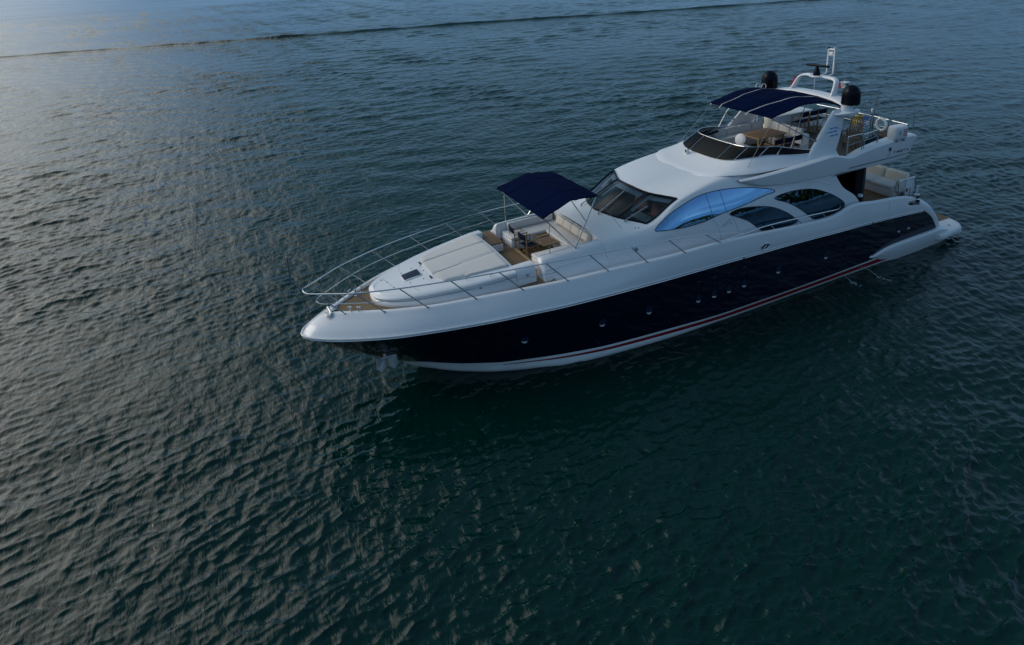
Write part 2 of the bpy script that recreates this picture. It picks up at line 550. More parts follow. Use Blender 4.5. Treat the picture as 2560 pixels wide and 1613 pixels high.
        if prev is not None:
            nt.links.new(prev.outputs['Normal'], bp.inputs['Normal'])
        return bp
    l1 = layer(0.55, 0.55, -wind, 3, 0.16, 1.0, None)
    l2 = layer(2.6, 0.5, -wind + 0.3, 3, 0.05, 1.0, l1)
    l3 = layer(8.0, 0.5, -wind - 0.35, 2, 0.011, 1.0, l2)
    nt.links.new(l3.outputs['Normal'], b.inputs['Normal'])
    # wind-ruffled patches and slicks: micro-roughness varies over tens of metres
    mpr = nt.nodes.new('ShaderNodeMapping'); mpr.inputs['Rotation'].default_value = (0, 0, 0.5); mpr.inputs['Scale'].default_value = (0.022, 0.06, 0.03)
    nt.links.new(tc.outputs['Object'], mpr.inputs['Vector'])
    nzr = nt.nodes.new('ShaderNodeTexNoise'); nzr.inputs['Scale'].default_value = 1.0; nzr.inputs['Detail'].default_value = 5
    nt.links.new(mpr.outputs['Vector'], nzr.inputs['Vector'])
    mr = nt.nodes.new('ShaderNodeMapRange'); mr.inputs['From Min'].default_value = 0.38; mr.inputs['From Max'].default_value = 0.66
    mr.inputs['To Min'].default_value = 0.02; mr.inputs['To Max'].default_value = 0.12
    nt.links.new(nzr.outputs['Fac'], mr.inputs['Value'])
    nt.links.new(mr.outputs['Result'], b.inputs['Roughness'])
    me.materials.append(m)
    o = bpy.data.objects.new('water', me)
    COL.objects.link(o)
    o['kind'] = 'structure'
WAKE = [(140, -142), (100, -137), (58.6, -128), (45.7, -125.1), (25.3, -120), (7.9, -115.2), (-12.2, -110.2), (-28.3, -105.6), (-45.1, -100.8), (-71.3, -92.5), (-92.8, -86.3), (-130, -74)]
WAKE_H, WAKE_W = 0.42, 0.62
build_water()

# ------------------------------------------------------------------ the yacht
yacht = empty('motor_yacht')
tag(yacht, 'large white and navy flybridge motor yacht lying still on dark green water', 'yacht')

# --- plan and profile curves of the hull (port side, mirrored)
RX = [29.56, 29.43, 29.12, 28.69, 27.92, 26.92, 25.75, 24.89, 23.75, 22.64, 21.53, 20.03, 18.65, 17.16, 15.04, 13.05, 11.8, 10.58, 9.3, 8.6, 8.05, 7.2, 6.4, 5.4, 4.2, 3.0]
RY = [0.0, 0.311, 0.646, 0.978, 1.436, 1.906, 2.263, 2.485, 2.739, 2.90, 3.07, 3.203, 3.267, 3.322, 3.364, 3.362, 3.36, 3.365, 3.38, 3.385, 3.385, 3.33, 3.28, 3.226, 3.19, 3.165]
RZ = [2.47, 2.472, 2.479, 2.487, 2.502, 2.521, 2.528, 2.534, 2.54, 2.54, 2.54, 2.54, 2.529, 2.517, 2.5, 2.449, 2.42, 2.385, 2.34, 2.315, 2.292, 2.225, 2.16, 2.085, 1.99, 1.89]
SX = [28.78, 28.75, 28.62, 28.3, 27.65, 26.8, 25.7, 24.85, 23.75, 22.64, 21.53, 20.03, 18.65, 17.16, 15.04, 13.05, 11.8, 10.58, 9.3, 8.65, 8.0, 7.2, 6.4, 5.4, 4.3, 3.55]
def sheer_y(x):
    return lin(-x, [-28.78, -28.7, -28.4, -28.18, -27.09, -25.83, -24.3, -22.75, -21.19, -19.65, -18.13, -16.8, -14.4, -12, -8, -6.4, -4.9, -4.0, -3.4], [0, 0.12, 0.36, 0.505, 1.239, 1.825, 2.19, 2.517, 2.786, 2.93, 3.093, 3.215, 3.27, 3.29, 3.28, 3.16, 3.1, 3.08, 3.05])
def sheer_z(x):
    return lin(x, [3.4, 4.0, 4.9, 6.4, 7.2, 7.95, 8.3, 8.75, 9.34, 10.75, 12.2, 14.5, 16.8, 19.6, 22.7, 24.3, 25.8, 27.1, 28.2, 28.78], [2.56, 2.77, 2.9, 3.05, 3.18, 3.235, 3.17, 3.03, 2.99, 3.06, 3.165, 3.33, 3.31, 3.316, 3.285, 3.25, 3.22, 3.16, 3.09, 3.03])
BX = [26.42, 26.37, 26.24, 26.05, 25.7, 25.2, 24.6, 24.1, 23.4, 22.5, 21.5, 20.0, 18.6, 17.1, 15.0, 13.0, 11.75, 10.5, 9.2, 8.5, 7.9, 7.0, 6.2, 5.0, 3.5, 1.75]
def boot_y(x):
    return lin(-x, [-26.42, -26.2, -25.7, -25.1, -24.5, -23.45, -22.3, -21.27, -19.6, -17.3, -14.9, -11.5, -9.2, -6.3, -1.5], [0, 0.17, 0.50, 0.93, 1.32, 1.86, 2.24, 2.53, 2.88, 3.10, 3.30, 3.315, 3.29, 3.21, 3.15])
BZ = 0.36
def wl_y(x):
    return lin(-x, [-25.85, -25.5, -25.1, -24.56, -23.5, -22.6, -21.5, -19.7, -17.3, -14.8, -10.5, -5.1, -1.5], [0, 0.30, 0.70, 1.12, 1.79, 2.14, 2.62, 2.955, 3.16, 3.23, 3.2, 3.16, 3.08])
rows = []
for i in range(len(RX)):
    f = i / (len(RX) - 1)
    rail = np.array([RX[i], RY[i], RZ[i]])
    b = np.array([BX[i], boot_y(BX[i]), lin(BX[i], [20, 26.4], [BZ, 0.43])])
    flare = lin(RX[i], [10, 17, 27, 29], [0.85, 1.0, 1.25, 1.15])
    row = [b]
    for t in (0.2, 0.4, 0.6, 0.8):
        p = b + (rail - b) * t
        p[1] = b[1] + (rail[1] - b[1]) * t ** flare
        if RX[i] > 24:                              # the stem is slightly convex in profile
            p[0] += 0.16 * 4 * t * (1 - t) * lin(RX[i], [24, 28], [0, 1])
        if i == len(RX) - 1:                        # meets the white stern quarter
            p[0] = lin(p[2], [0.36, 0.45, 0.82, 1.2, 1.55, 1.95], [1.62, 1.66, 1.87, 2.12, 2.42, 3.0])
        row.append(p)
    row.append(rail)
    rows.append(row)
HULL = loft(rows, 3, 2)
mb = MB()
mb.grid(HULL).grid(HULL * MIR)
hull = mb.build('hull', navy, yacht, 60)
# boot top (white) below the navy, runs into the water
rows = []
for i in range(len(BX)):
    x = BX[i]
    xb = min(x, 26.42)
    xw = lin(x, [1.5, 20, 26.42], [1.5, 19.95, 25.85])
    rows.append([(xb, boot_y(x) + 0.004, lin(x, [20, 26.4], [BZ, 0.43])), (lin(0.5, [0, 1], [xb, xw]), 0.5 * (boot_y(x) + wl_y(xw)) + 0.01, 0.19), (xw, wl_y(xw), 0.0), (lin(x, [1.5, 20, 26.42], [1.5, 19.6, 24.9]), wl_y(xw) * 0.8, -0.6)])
BOOT = loft(rows, 3, 2)
boot = MB().grid(BOOT).grid(BOOT * MIR).build('boot_top', boot_white, yacht, 60)
# red pinstripe on the boot top, tapering forward
BOB = bvh_of(boot)
g = []
for x in np.linspace(23.4, 5.2, 90):
    w = lin(x, [5, 13, 19, 23.4], [0.078, 0.075, 0.046, 0.010])
    zc = lin(x, [5, 14, 20, 23.4], [0.205, 0.215, 0.255, 0.30])
    r_ = []
    for k in (1, 0, -1):
        h = BOB.ray_cast(Vector((x, 20, zc + w * k)), Vector((0, -1, 0)))[0]
        r_.append((h.x, h.y + 0.012, h.z))
    g.append(r_)
g = np.array(g)
MB().grid(g).grid(g * MIR).build('red_stripe', red, boot)

def deck_z(x):
    return lin(x, [6.5, 10, 14, 18, 22, 27, 29], [2.8, 2.8, 3.0, 3.15, 3.19, 3.06, 3.02])
# --- white bulwark band above the rubbing strake
rows = []
for i in range(len(RX)):
    rail = np.array([RX[i], RY[i], RZ[i]])
    s = np.array([SX[i], sheer_y(SX[i]), sheer_z(SX[i])])
    bow = lin(RX[i], [24, 29.4], [0, 1])
    n = np.array([0.0, 1.0, 0.0]) * (1 - bow) + np.array([0.55, 0.65, 0.5]) * bow
    if i == 0:
        n = np.array([0.7, 0, 0.7])
    m = rail * 0.55 + s * 0.45 + n * lin(RX[i], [10, 20, 26, 29.5], [0.05, 0.04, 0.06, 0.10])
    deckz = deck_z(RX[i]) - 0.03
    w = 0.13
    ins = s + np.array([-0.12 * bow, -w * (1 - 0.3 * bow), 0.02])
    if i == 0:
        ins = s + np.array([-0.12, 0, 0.02])
    ins[1] = max(ins[1], 0)
    dn = np.array([ins[0], ins[1], min(deckz, ins[2] - 0.02)])
    rows.append([rail + np.array([0, 0.004, 0.012]), rail + (m - rail) * 0.25 + n * 0.012, m, s + (m - s) * 0.14, s + np.array([0, -0.02, 0.015]), ins, dn])
BUL = loft(rows, 3, 2)
mb = MB()
mb.grid(BUL).grid(BUL * MIR)
bulwark = mb.build('bulwark', gel, yacht, 50)
# stainless rubbing strake with the white moulding over it
path = [(x, y, z) for x, y, z in zip(RX, RY, RZ)]
pp = cr(path, 4)
port_then_stbd = np.concatenate([pp[::-1], (pp * MIR)[1:]])
off = port_then_stbd.copy()
off[:, 1] += np.sign(off[:, 1]) * 0.012
off[:, 2] += 0.0
MB().tube(off, 0.024, 8).build('rub_rail', steel, yacht)
off2 = port_then_stbd.copy()
off2[:, 1] += np.sign(off2[:, 1]) * 0.012
off2[:, 2] += 0.07
off2[:, 0] += np.where(off2[:, 0] > 29.3, 0.01, 0)
MB().tube(off2, 0.022, 8).build('rub_moulding', gel, yacht)
for (x, y, z) in [(13.9, 3.385, 2.50), (6.55, 3.31, 2.20)]:
    MB().box((x, y + 0.01, z), (0.05, 0.06, 0.09), bev=0.01).build('fairlead_plate', dark_steel, yacht)

# --- decks
def deck_edge(x, inset=0.14):
    return max(sheer_y(x) - inset, 0)
xs = [28.55, 28.4, 28.0, 27.4, 26.7, 26, 25, 24, 23, 22, 21, 20, 19, 18, 17, 16, 14, 12, 10, 8.6, 7.6, 6.6]
g = np.array([[(x, deck_edge(x) * k, deck_z(x) + 0.012 * (1 - k * k)) for k in (0, 0.25, 0.5, 0.75, 1.0)] for x in xs])
nd = xs.index(21)
MB().grid(full(g[:nd])).build('foredeck', teak, yacht)
for s in (1, -1):
    gs = np.array([[(x, s * deck_edge(x) * k, deck_z(x)) for k in (0.72, 0.86, 1.0)] for x in [21.48] + xs[nd:]])
    MB().grid(gs).build('side_deck', gel_deck, yacht)

# --- foredeck cabin trunk with the sun pads
TS = [(27.07, 0.0, 3.42), (27.04, 0.22, 3.425), (26.95, 0.45, 3.43), (26.62, 0.80, 3.45), (26.0, 1.17, 3.50), (25.3, 1.42, 3.57), (24.6, 1.62, 3.62), (23.7, 1.80, 3.69), (22.95, 1.91, 3.75), (22.72, 1.94, 3.77)]
TB = [(27.2, 0.0, 3.01), (27.17, 0.25, 3.01), (27.07, 0.52, 3.01), (26.72, 0.93, 3.01), (26.05, 1.34, 3.0), (25.3, 1.62, 3.0), (24.5, 1.84, 3.0), (23.5, 2.02, 3.0), (22.9, 2.09, 3.0), (22.72, 2.1, 3.0)]
def trunk_top(x):
    return lin(x, [22.2, 22.8, 24, 25.18, 26.05, 27.07], [3.92, 3.885, 3.775, 3.66, 3.55, 3.42])
rows = []
for s, b in zip(TS, TB):
    s, b = np.array(s), np.array(b)
    zc = trunk_top(s[0])
    c = np.array([s[0], 0, zc])
    mid = np.array([s[0], s[1] * 0.55, zc - 0.3 * (zc - s[2])])
    q1 = np.array([s[0], s[1] * 0.90, s[2] + 0.015])
    q2 = s * 0.62 + b * 0.38 + np.array([0.10 if s[1] < 1 else 0.03, 0.05 if s[1] > 0 else 0, 0.0])
    q2[2] = s[2] - 0.10
    gv = b + (s - b) * 0.62
    gv[2] = s[2] - 0.19
    rows.append([c, mid, q1, s + np.array([0.02, 0.05 if s[1] > 0 else 0, -0.03]), q2, gv + np.array([0.04, 0.05 if s[1] > 0 else 0, 0.0]), b + np.array([0.01, 0.02 if s[1] > 0 else 0, 0.16]), b])
TRK = loft(rows, 3, 3)
mb = MB().grid(full(TRK))
end = full(TRK)[-1]
mb.poly([tuple(p) for p in end])
trunk = mb.build('foredeck_trunk', gel, yacht, 50)
TBVH = bvh_of(trunk)
# rounded ends of the trunk reaching aft past the walkway
for s in (1, -1):
    rws = []
    for x in ((22.73, 22.4, 22.12, 22.02) if s > 0 else (22.73, 22.62, 22.5, 22.42)):
        k = 1.0
        z = lin(x, [22, 22.75], [3.80, 3.77])
        rws.append([(x, 1.58, 3.0), (x, 1.58, z - 0.02), (x, 1.62, z + 0.02 * k), (x, 1.93, z), (x, 2.0, z - 0.07), (x, 2.05, z - 0.25), (x, 2.1, 3.0)])
    G = np.array(rws, float) * np.array([1, s, 1])
    m2 = MB().grid(G)
    m2.poly([tuple(p) for p in G[-1]])
    m2.build('trunk_wing', gel, yacht, 50)
def drape(bvh, outline, axis, off, step, name, mats, parent, thick=0.0, origin=None):
    """a sheet cut to a 2-D outline, laid on a body along one axis; thick gives it a body of its own"""
    P = [Vector(p) for p in outline]
    n = len(P)
    lo = (min(p[0] for p in P), min(p[1] for p in P))
    hi = (max(p[0] for p in P), max(p[1] for p in P))
    pts = list(P)
    def inside(q):
        c = False
        for i in range(n):
            a, b = P[i], P[i - 1]
            if (a.y > q[1]) != (b.y > q[1]) and q[0] < (b.x - a.x) * (q[1] - a.y) / (b.y - a.y) + a.x:
                c = not c
        return c
    x = lo[0] + step / 2
    while x < hi[0]:
        y = lo[1] + step / 2
        while y < hi[1]:
            if inside((x, y)) and min((Vector((x, y)) - p).length for p in P) > step * 0.4:
                pts.append(Vector((x, y)))
            y += step
        x += step
    vs2, es2, fs2, *_ = delaunay_2d_cdt(pts, [(i, (i + 1) % n) for i in range(n)], [list(range(n))], 1, 1e-5)
    bm = bmesh.new()
    vv = []
    for p in vs2:
        if axis == 'z':
            o, d = Vector((p.x, p.y, 20)), Vector((0, 0, -1))
        elif axis == 'y':
            o, d = Vector((p.x, 20, p.y)), Vector((0, -1, 0))
        else:
            o, d = Vector((p.x, -20, p.y)), Vector((0, 1, 0))
        h = bvh.ray_cast(o, d)
        if h[0] is None:
            h2 = bvh.find_nearest(o + d * 17.6)
            pos, nor = h2[0], h2[1]
        else:
            pos, nor = h[0], h[1]
        if nor.dot(d) > 0:
            nor = -nor
        vv.append(bm.verts.new(pos + nor * off))
    for f in fs2:
        try:
            bm.faces.new([vv[i] for i in f])
        except ValueError:
            pass
    m = MB()
    m.bm.free()
    m.bm = bm
    bmesh.ops.recalc_face_normals(bm, faces=bm.faces[:])
    if thick:
        top = Vector((0, 0, 1)) if axis == 'z' else Vector((0, 1, 0)) if axis == 'y' else Vector((0, -1, 0))
        if sum((f.normal.dot(top) * f.calc_area() for f in bm.faces)) < 0:
            bmesh.ops.reverse_faces(bm, faces=bm.faces[:])
        r = bmesh.ops.extrude_face_region(bm, geom=bm.faces[:])
        newv = [e for e in r['geom'] if isinstance(e, bmesh.types.BMVert)]
        cen = sum((v.co for v in newv), Vector()) / len(newv)
        for v in newv:
            edge = v.is_boundary or any(len(e.link_faces) != 2 or abs(e.link_faces[0].normal.dot(e.link_faces[1].normal)) < 0.4 for e in v.link_edges)
            v.co += top * (thick * (0.55 if edge else 1.0))
    return m.build(name, mats, parent, 50)
def rounded(poly, r=0.08, n=4):
    """round the corners of a 2-D polygon"""
    P = [Vector(p) for p in poly]
    out = []
    for i in range(len(P)):
        a, b, c = P[i - 1], P[i], P[(i + 1) % len(P)]
        d1, d2 = (a - b), (c - b)
        k = min(r, d1.length * 0.45, d2.length * 0.45)
        p, q = b + d1.normalized() * k, b + d2.normalized() * k
        for j in range(n + 1):
            t = j / n
            out.append((1 - t) ** 2 * p + 2 * t * (1 - t) * b + t * t * q)
    return [(v.x, v.y) for v in out]
pads = [[(25.17, -0.535), (25.17, 0.535), (22.80, 0.485), (22.80, -0.485)],
        [(25.17, 0.565), (24.98, 1.14), (24.3, 1.33), (22.80, 1.62), (22.80, 0.515)]]
pads.append([(x, -y) for x, y in pads[1]][::-1])
for k, o in enumerate(pads):
    drape(TBVH, rounded(o, 0.07), 'z', 0.002, 0.11, 'sun_pad', pad, yacht, 0.075)
# foredeck hatch
hz = [(26.10, -0.255), (26.10, 0.255), (25.44, 0.285), (25.44, -0.285)]
hf = drape(TBVH, rounded(hz, 0.06), 'z', 0.004, 0.12, 'hatch_frame', gel, yacht, 0.03)
hp = drape(TBVH, rounded([(26.06, -0.215), (26.06, 0.215), (25.48, 0.245), (25.48, -0.245)], 0.05), 'z', 0.03, 0.12, 'hatch_pane', hatch_glass, hf, 0.012)
# seams, catches and pad clips on the trunk
def seam(pts2, name='seam', r=0.006, mat=grey, parent=None, bvh=None, axis='z'):
    P = []
    for (a, b) in cr([(p[0], p[1], 0) for p in pts2], 6)[:, :2]:
        if axis == 'z':
            h = (bvh or TBVH).ray_cast(Vector((a, b, 20)), Vector((0, 0, -1)))
        elif axis == 'y':
            h = (bvh or TBVH).ray_cast(Vector((a, 20, b)), Vector((0, -1, 0)))
        else:
            h = (bvh or TBVH).ray_cast(Vector((a, -20, b)), Vector((0, 1, 0)))
        if h[0] is not None:
            P.append(h[0])
    if len(P) > 1:
        return MB().tube(P, r, 6).build(name, mat, parent or yacht)
seam([(26.62, -0.50), (26.55, 0.0), (26.45, 0.55)], 'hatch_seam', 0.007, grey, trunk)
for s in (1, -1):
    seam([(26.0, 0.62 * s), (25.92, 0.95 * s), (25.85, 1.16 * s)], 'hatch_seam', 0.005, grey, trunk)
for (x, y) in [(26.58, -0.15), (26.5, 0.38), (26.7, -0.45), (26.0, -0.42), (25.95, 0.46), (25.6, -0.5), (25.5, 0.52), (25.33, 0.0), (25.3, -0.42)]:
    h = TBVH.ray_cast(Vector((x, y, 20)), Vector((0, 0, -1)))[0]
    MB().lathe(h, [(0.026, -0.01), (0.026, 0.012), (0.015, 0.02), (0, 0.022)], 10).build('deck_fitting', dark_steel, trunk)
for (x, y) in [(25.24, -0.62), (25.27, 0.62)]:
    h = TBVH.ray_cast(Vector((x, y, 20)), Vector((0, 0, -1)))[0]
    MB().box(h + V(0, 0, 0.02), (0.05, 0.2, 0.04), bev=0.01).build('pad_clip', rubber, trunk)
for (x, y, z) in [(24.35, 1.50, 3.72), (23.6, 1.78, 3.72)]:
    MB().tube([(x, y, z - 0.06), (x - 0.03, y + 0.01, z + 0.06), (x - 0.12, y + 0.01, z + 0.02)], 0.014, 6).build('rod_socket', steel, trunk)
for s in (1, -1):
    for x in (24.0, 22.35):
        zz = lin(x, [22, 25], [3.57, 3.43])
        MB().lathe((x, s * lin(x, [22.3, 24, 26.5], [2.09, 1.88, 1.05]), zz - 0.03), [(0.045, 0), (0.045, 0.02), (0.02, 0.03), (0, 0.03)], 10, axis=(0, s, 0.2)).build('step_light', dark_steel, trunk)
# groove line along the trunk side
for s in (1, -1):
    P = [tuple(np.array(p) * np.array([1, s, 1])) for p in TRK[:, 15]]
    MB().tube(P, 0.011, 6).build('trunk_moulding', grey, trunk)

# --- walkway and step between the sun pads and the forward cockpit
MB().grid(np.array([[(x, y, 3.21) for y in np.linspace(-2.40, 2.40, 8)] for x in (22.74, 22.1, 21.5)])).build('walkway', teak_x, yacht)
MB().box((21.48, 0, 3.225), (0.09, 4.86, 0.07), bev=0.012).build('threshold', teak_pale, yacht)
MB().box((22.76, 0.3, 3.24), (0.06, 3.0, 0.05), bev=0.01).build('threshold', teak_pale, yacht)
lk = MB().box((22.31, -1.50, 3.36), (0.82, 1.30, 0.32), bev=0.015).build('step_locker', gel, yacht)
MB().box((22.31, -1.495, 3.545), (0.86, 1.34, 0.05), bev=0.012).build('step_top', teak_x, lk)
# --- house: coachroof, windshield band, roof, sides (port half, mirrored)
HR = [
 [(19.22, 0, 4.03), (19.24, 0.9, 4.02), (19.28, 1.72, 3.97), (19.3, 2.06, 3.86), (19.3, 2.24, 3.62), (19.3, 2.34, 3.35), (19.3, 2.42, 2.9)],
 [(18.37, 0, 4.38), (18.07, 1.03, 4.32), (17.42, 2.03, 4.24), (17.42, 2.28, 4.12), (17.5, 2.44, 3.8), (17.6, 2.52, 3.4), (17.7, 2.57, 2.9)],
 [(16.82, 0, 5.06), (16.57, 1.0, 4.95), (16.06, 2.07, 4.94), (16.02, 2.28, 4.80), (16.1, 2.53, 4.2), (16.2, 2.64, 3.5), (16.3, 2.65, 2.9)],
 [(14.2, 0, 5.23), (14.15, 1.0, 5.27), (13.95, 1.92, 5.36), (13.8, 2.25, 5.17), (13.8, 2.60, 4.4), (13.9, 2.79, 3.6), (14.0, 2.88, 2.85)],
 [(12.4, 0, 5.3), (12.4, 1.0, 5.32), (12.3, 2.05, 5.34), (12.2, 2.40, 5.06), (12.2, 2.68, 4.35), (12.2, 2.87, 3.55), (12.2, 2.97, 2.8)],
 [(10, 0, 5.0), (10, 1.0, 5.0), (10, 2.2, 4.98), (10, 2.56, 4.87), (10, 2.77, 4.2), (9.9, 2.94, 3.5), (9.8, 3.02, 2.7)],
 [(8.8, 0, 4.8), (8.8, 1.0, 4.8), (8.75, 2.3, 4.78), (8.42, 2.63, 4.62), (7.98, 2.78, 3.95), (7.25, 2.86, 3.42), (6.72, 2.90, 2.7)],
]
A = np.array([cr(r, 4) for r in HR])
HOUSE = loft([list(r) for r in A], 8, 1, lin_v=True)
# the windshield opening: rows 8..16 (base to head), columns 0..8 (centre to pillar)
mb = MB()
HF = full(HOUSE)
ncen = HOUSE.shape[1] - 1
mb_vs = [[mb.bm.verts.new(p) for p in row] for row in HF]
for i in range(len(HF) - 1):
    for j in range(HF.shape[1] - 1):
        c = abs(j + 0.5 - ncen)
        if 8 <= i < 16 and c < 8:
            continue
        mb.bm.faces.new([mb_vs[i][j], mb_vs[i + 1][j], mb_vs[i + 1][j + 1], mb_vs[i][j + 1]])
house = mb.build('house', gel, yacht, 42)
# a closed copy for laying windows on
mb = MB().grid(HF)
tmp = mb.build('tmp', gel)
HBVH = bvh_of(tmp)
bpy.data.objects.remove(tmp)
# windshield: three panes in a black frame
W = HF[8:17, ncen - 8:ncen + 9]
def sub_grid(j0, j1, inset=0.0):
    G = W[:, j0:j1 + 1].copy()
    return G
wsf = MB()
for (j0, j1) in ((0, 4), (4, 12), (12, 16)):
    pass
def edge_strip(P, w, up_):
    return P
frame = MB()
head = W[8]
base = W[0]
frame.tube(head + np.array([0.02, 0, 0.008]), 0.038, 6)
frame.tube(base + np.array([0.0, 0, 0.008]), 0.042, 6)
for j in (0, 16):
    frame.tube(W[:, j] + np.array([0.0, 0, 0.008]), 0.04, 6)
wframe = frame.build('windshield_frame', black, yacht, 60)
for j in (4, 12):
    m = MB()
    s_ = 1
    a, b = W[:, j], None
    G = np.array([[p + np.array([-0.03, -0.075, 0.012]), p + np.array([0.0, -0.07, 0.024]), p + np.array([0, 0.07, 0.024]), p + np.array([-0.03, 0.075, 0.012])] for p in a])
    m.grid(G)
    m.build('windshield_mullion', black, wframe, 50)
for (j0, j1) in ((0, 4), (4, 12), (12, 16)):
    MB().grid(W[:, j0:j1 + 1]).build('windshield_pane', ws_glass, yacht, 60)
# pale linings just inside the glass, along the head and one side of every pane
for (j0, j1) in ((0, 4), (4, 12), (12, 16)):
    dn = np.array([-0.10, 0, -0.07])
    a = W[8, j0:j1 + 1] + dn; b = W[7, j0:j1 + 1] * 0.55 + W[6, j0:j1 + 1] * 0.45 + dn
    lt = MB().grid(np.array([a, b]))
    c = W[3:9, j0] + dn; d = c + np.array([0.0, 0.22, 0.0])
    lt.grid(np.array([c, d]))
    lt.build('window_lining', interior_pale, wframe)
# cabin behind the windshield
MB().grid(np.array([[(x, y, z) for y in np.linspace(-1.95, 1.95, 5)] for x, z in ((18.2, 4.05), (17.0, 4.02), (16.4, 3.98))])).build('dashboard', interior_dark, yacht)
MB().box((14.6, 0, 3.3), (4.2, 4.5, 0.05)).build('cabin_floor', interior_dark, yacht)
MB().box((12.6, 0, 4.2), (0.06, 4.9, 1.9)).build('cabin_bulkhead', interior_dark, yacht)
for (x, y, w) in ((15.9, 0.55, 0.9), (15.3, 1.45, 0.7), (15.8, -0.75, 0.9)):
    st = MB().box((x - 0.25, y, 3.95), (0.22, w, 0.85), Matrix.Rotation(R(-14), 3, 'Y'), 0.09, seg=3).build('cabin_seat', interior, yacht, 60)
    MB().box((x + 0.12, y, 3.62), (0.62, w, 0.18), None, 0.07, seg=3).build('seat_cushion', interior, st, 60)
MB().tube([(16.75 + 0.14 * math.cos(t), 1.45 + 0.24 * math.sin(t), 4.02 + 0.18 * math.cos(t)) for t in np.linspace(0, 2 * math.pi, 24)[:-1]], 0.022, 6, closed=True).build('steering_wheel', interior_pale, yacht)
MB().box((16.9, 1.2, 4.06), (0.5, 1.1, 0.08), None, 0.03).build('chart_sheet', interior_pale, yacht)
# wipers
def wiper(x, y, top):
    h = HBVH.ray_cast(Vector((x, y, 20)), Vector((0, 0, -1)))[0]
    m = MB()
    m.tube([h + V(0, 0, 0.0), h + V(0, 0, 0.07)], 0.028, 8)
    t = HBVH.ray_cast(Vector((top[0], top[1], 20)), Vector((0, 0, -1)))[0]
    m.tube([h + V(0, -0.015, 0.07), t + V(0.03, -0.015, 0.10)], 0.012, 6)
    m.tube([h + V(0, 0.03, 0.07), t + V(0.03, 0.02, 0.10)], 0.010, 6)
    m.build('wiper_arm', dark_steel, wframe)
wiper(17.95, 1.46, (17.02, 1.62))
wiper(18.42, 0.38, (17.2, 0.35))
wiper(18.42, -0.9, (17.1, -0.9))

# side windows laid on the house sides, outlines in (x, z)
LENS1 = [(17.27, 4.07), (16.96, 4.30), (16.44, 4.59), (15.68, 4.84), (15.10, 4.955), (14.44, 4.985), (13.64, 4.945), (12.80, 4.83), (11.96, 4.635), (11.73, 4.54), (11.78, 4.48), (12.30, 4.43), (13.02, 4.32), (13.82, 4.22), (14.36, 4.17), (14.90, 4.07), (15.42, 4.0), (16.06, 3.98), (16.66, 4.0), (17.12, 4.02)]
LENS2 = [(14.02, 4.08), (13.5, 4.18), (12.68, 4.10), (11.93, 3.925), (11.25, 3.58), (10.78, 3.20), (10.8, 3.08), (11.55, 3.02), (12.45, 3.10), (12.75, 3.28), (13.2, 3.65), (13.7, 3.90)]
LENS3 = [(11.8, 4.24), (11.18, 4.34), (10.4, 4.32), (9.6, 4.18), (8.76, 3.83), (8.12, 3.43), (7.95, 3.2), (8.12, 3.05), (8.9, 2.97), (9.75, 3.0), (10.05, 3.19), (10.6, 3.62), (11.15, 3.96)]
def smooth_closed(P, n=4):
    P = [(*p, 0) for p in P]
    Q = cr(P[-2:] + P + P[:2], n)
    k = 2 * n
    return [(a, b) for a, b, _ in Q[k - 0: k + n * len(P)]]
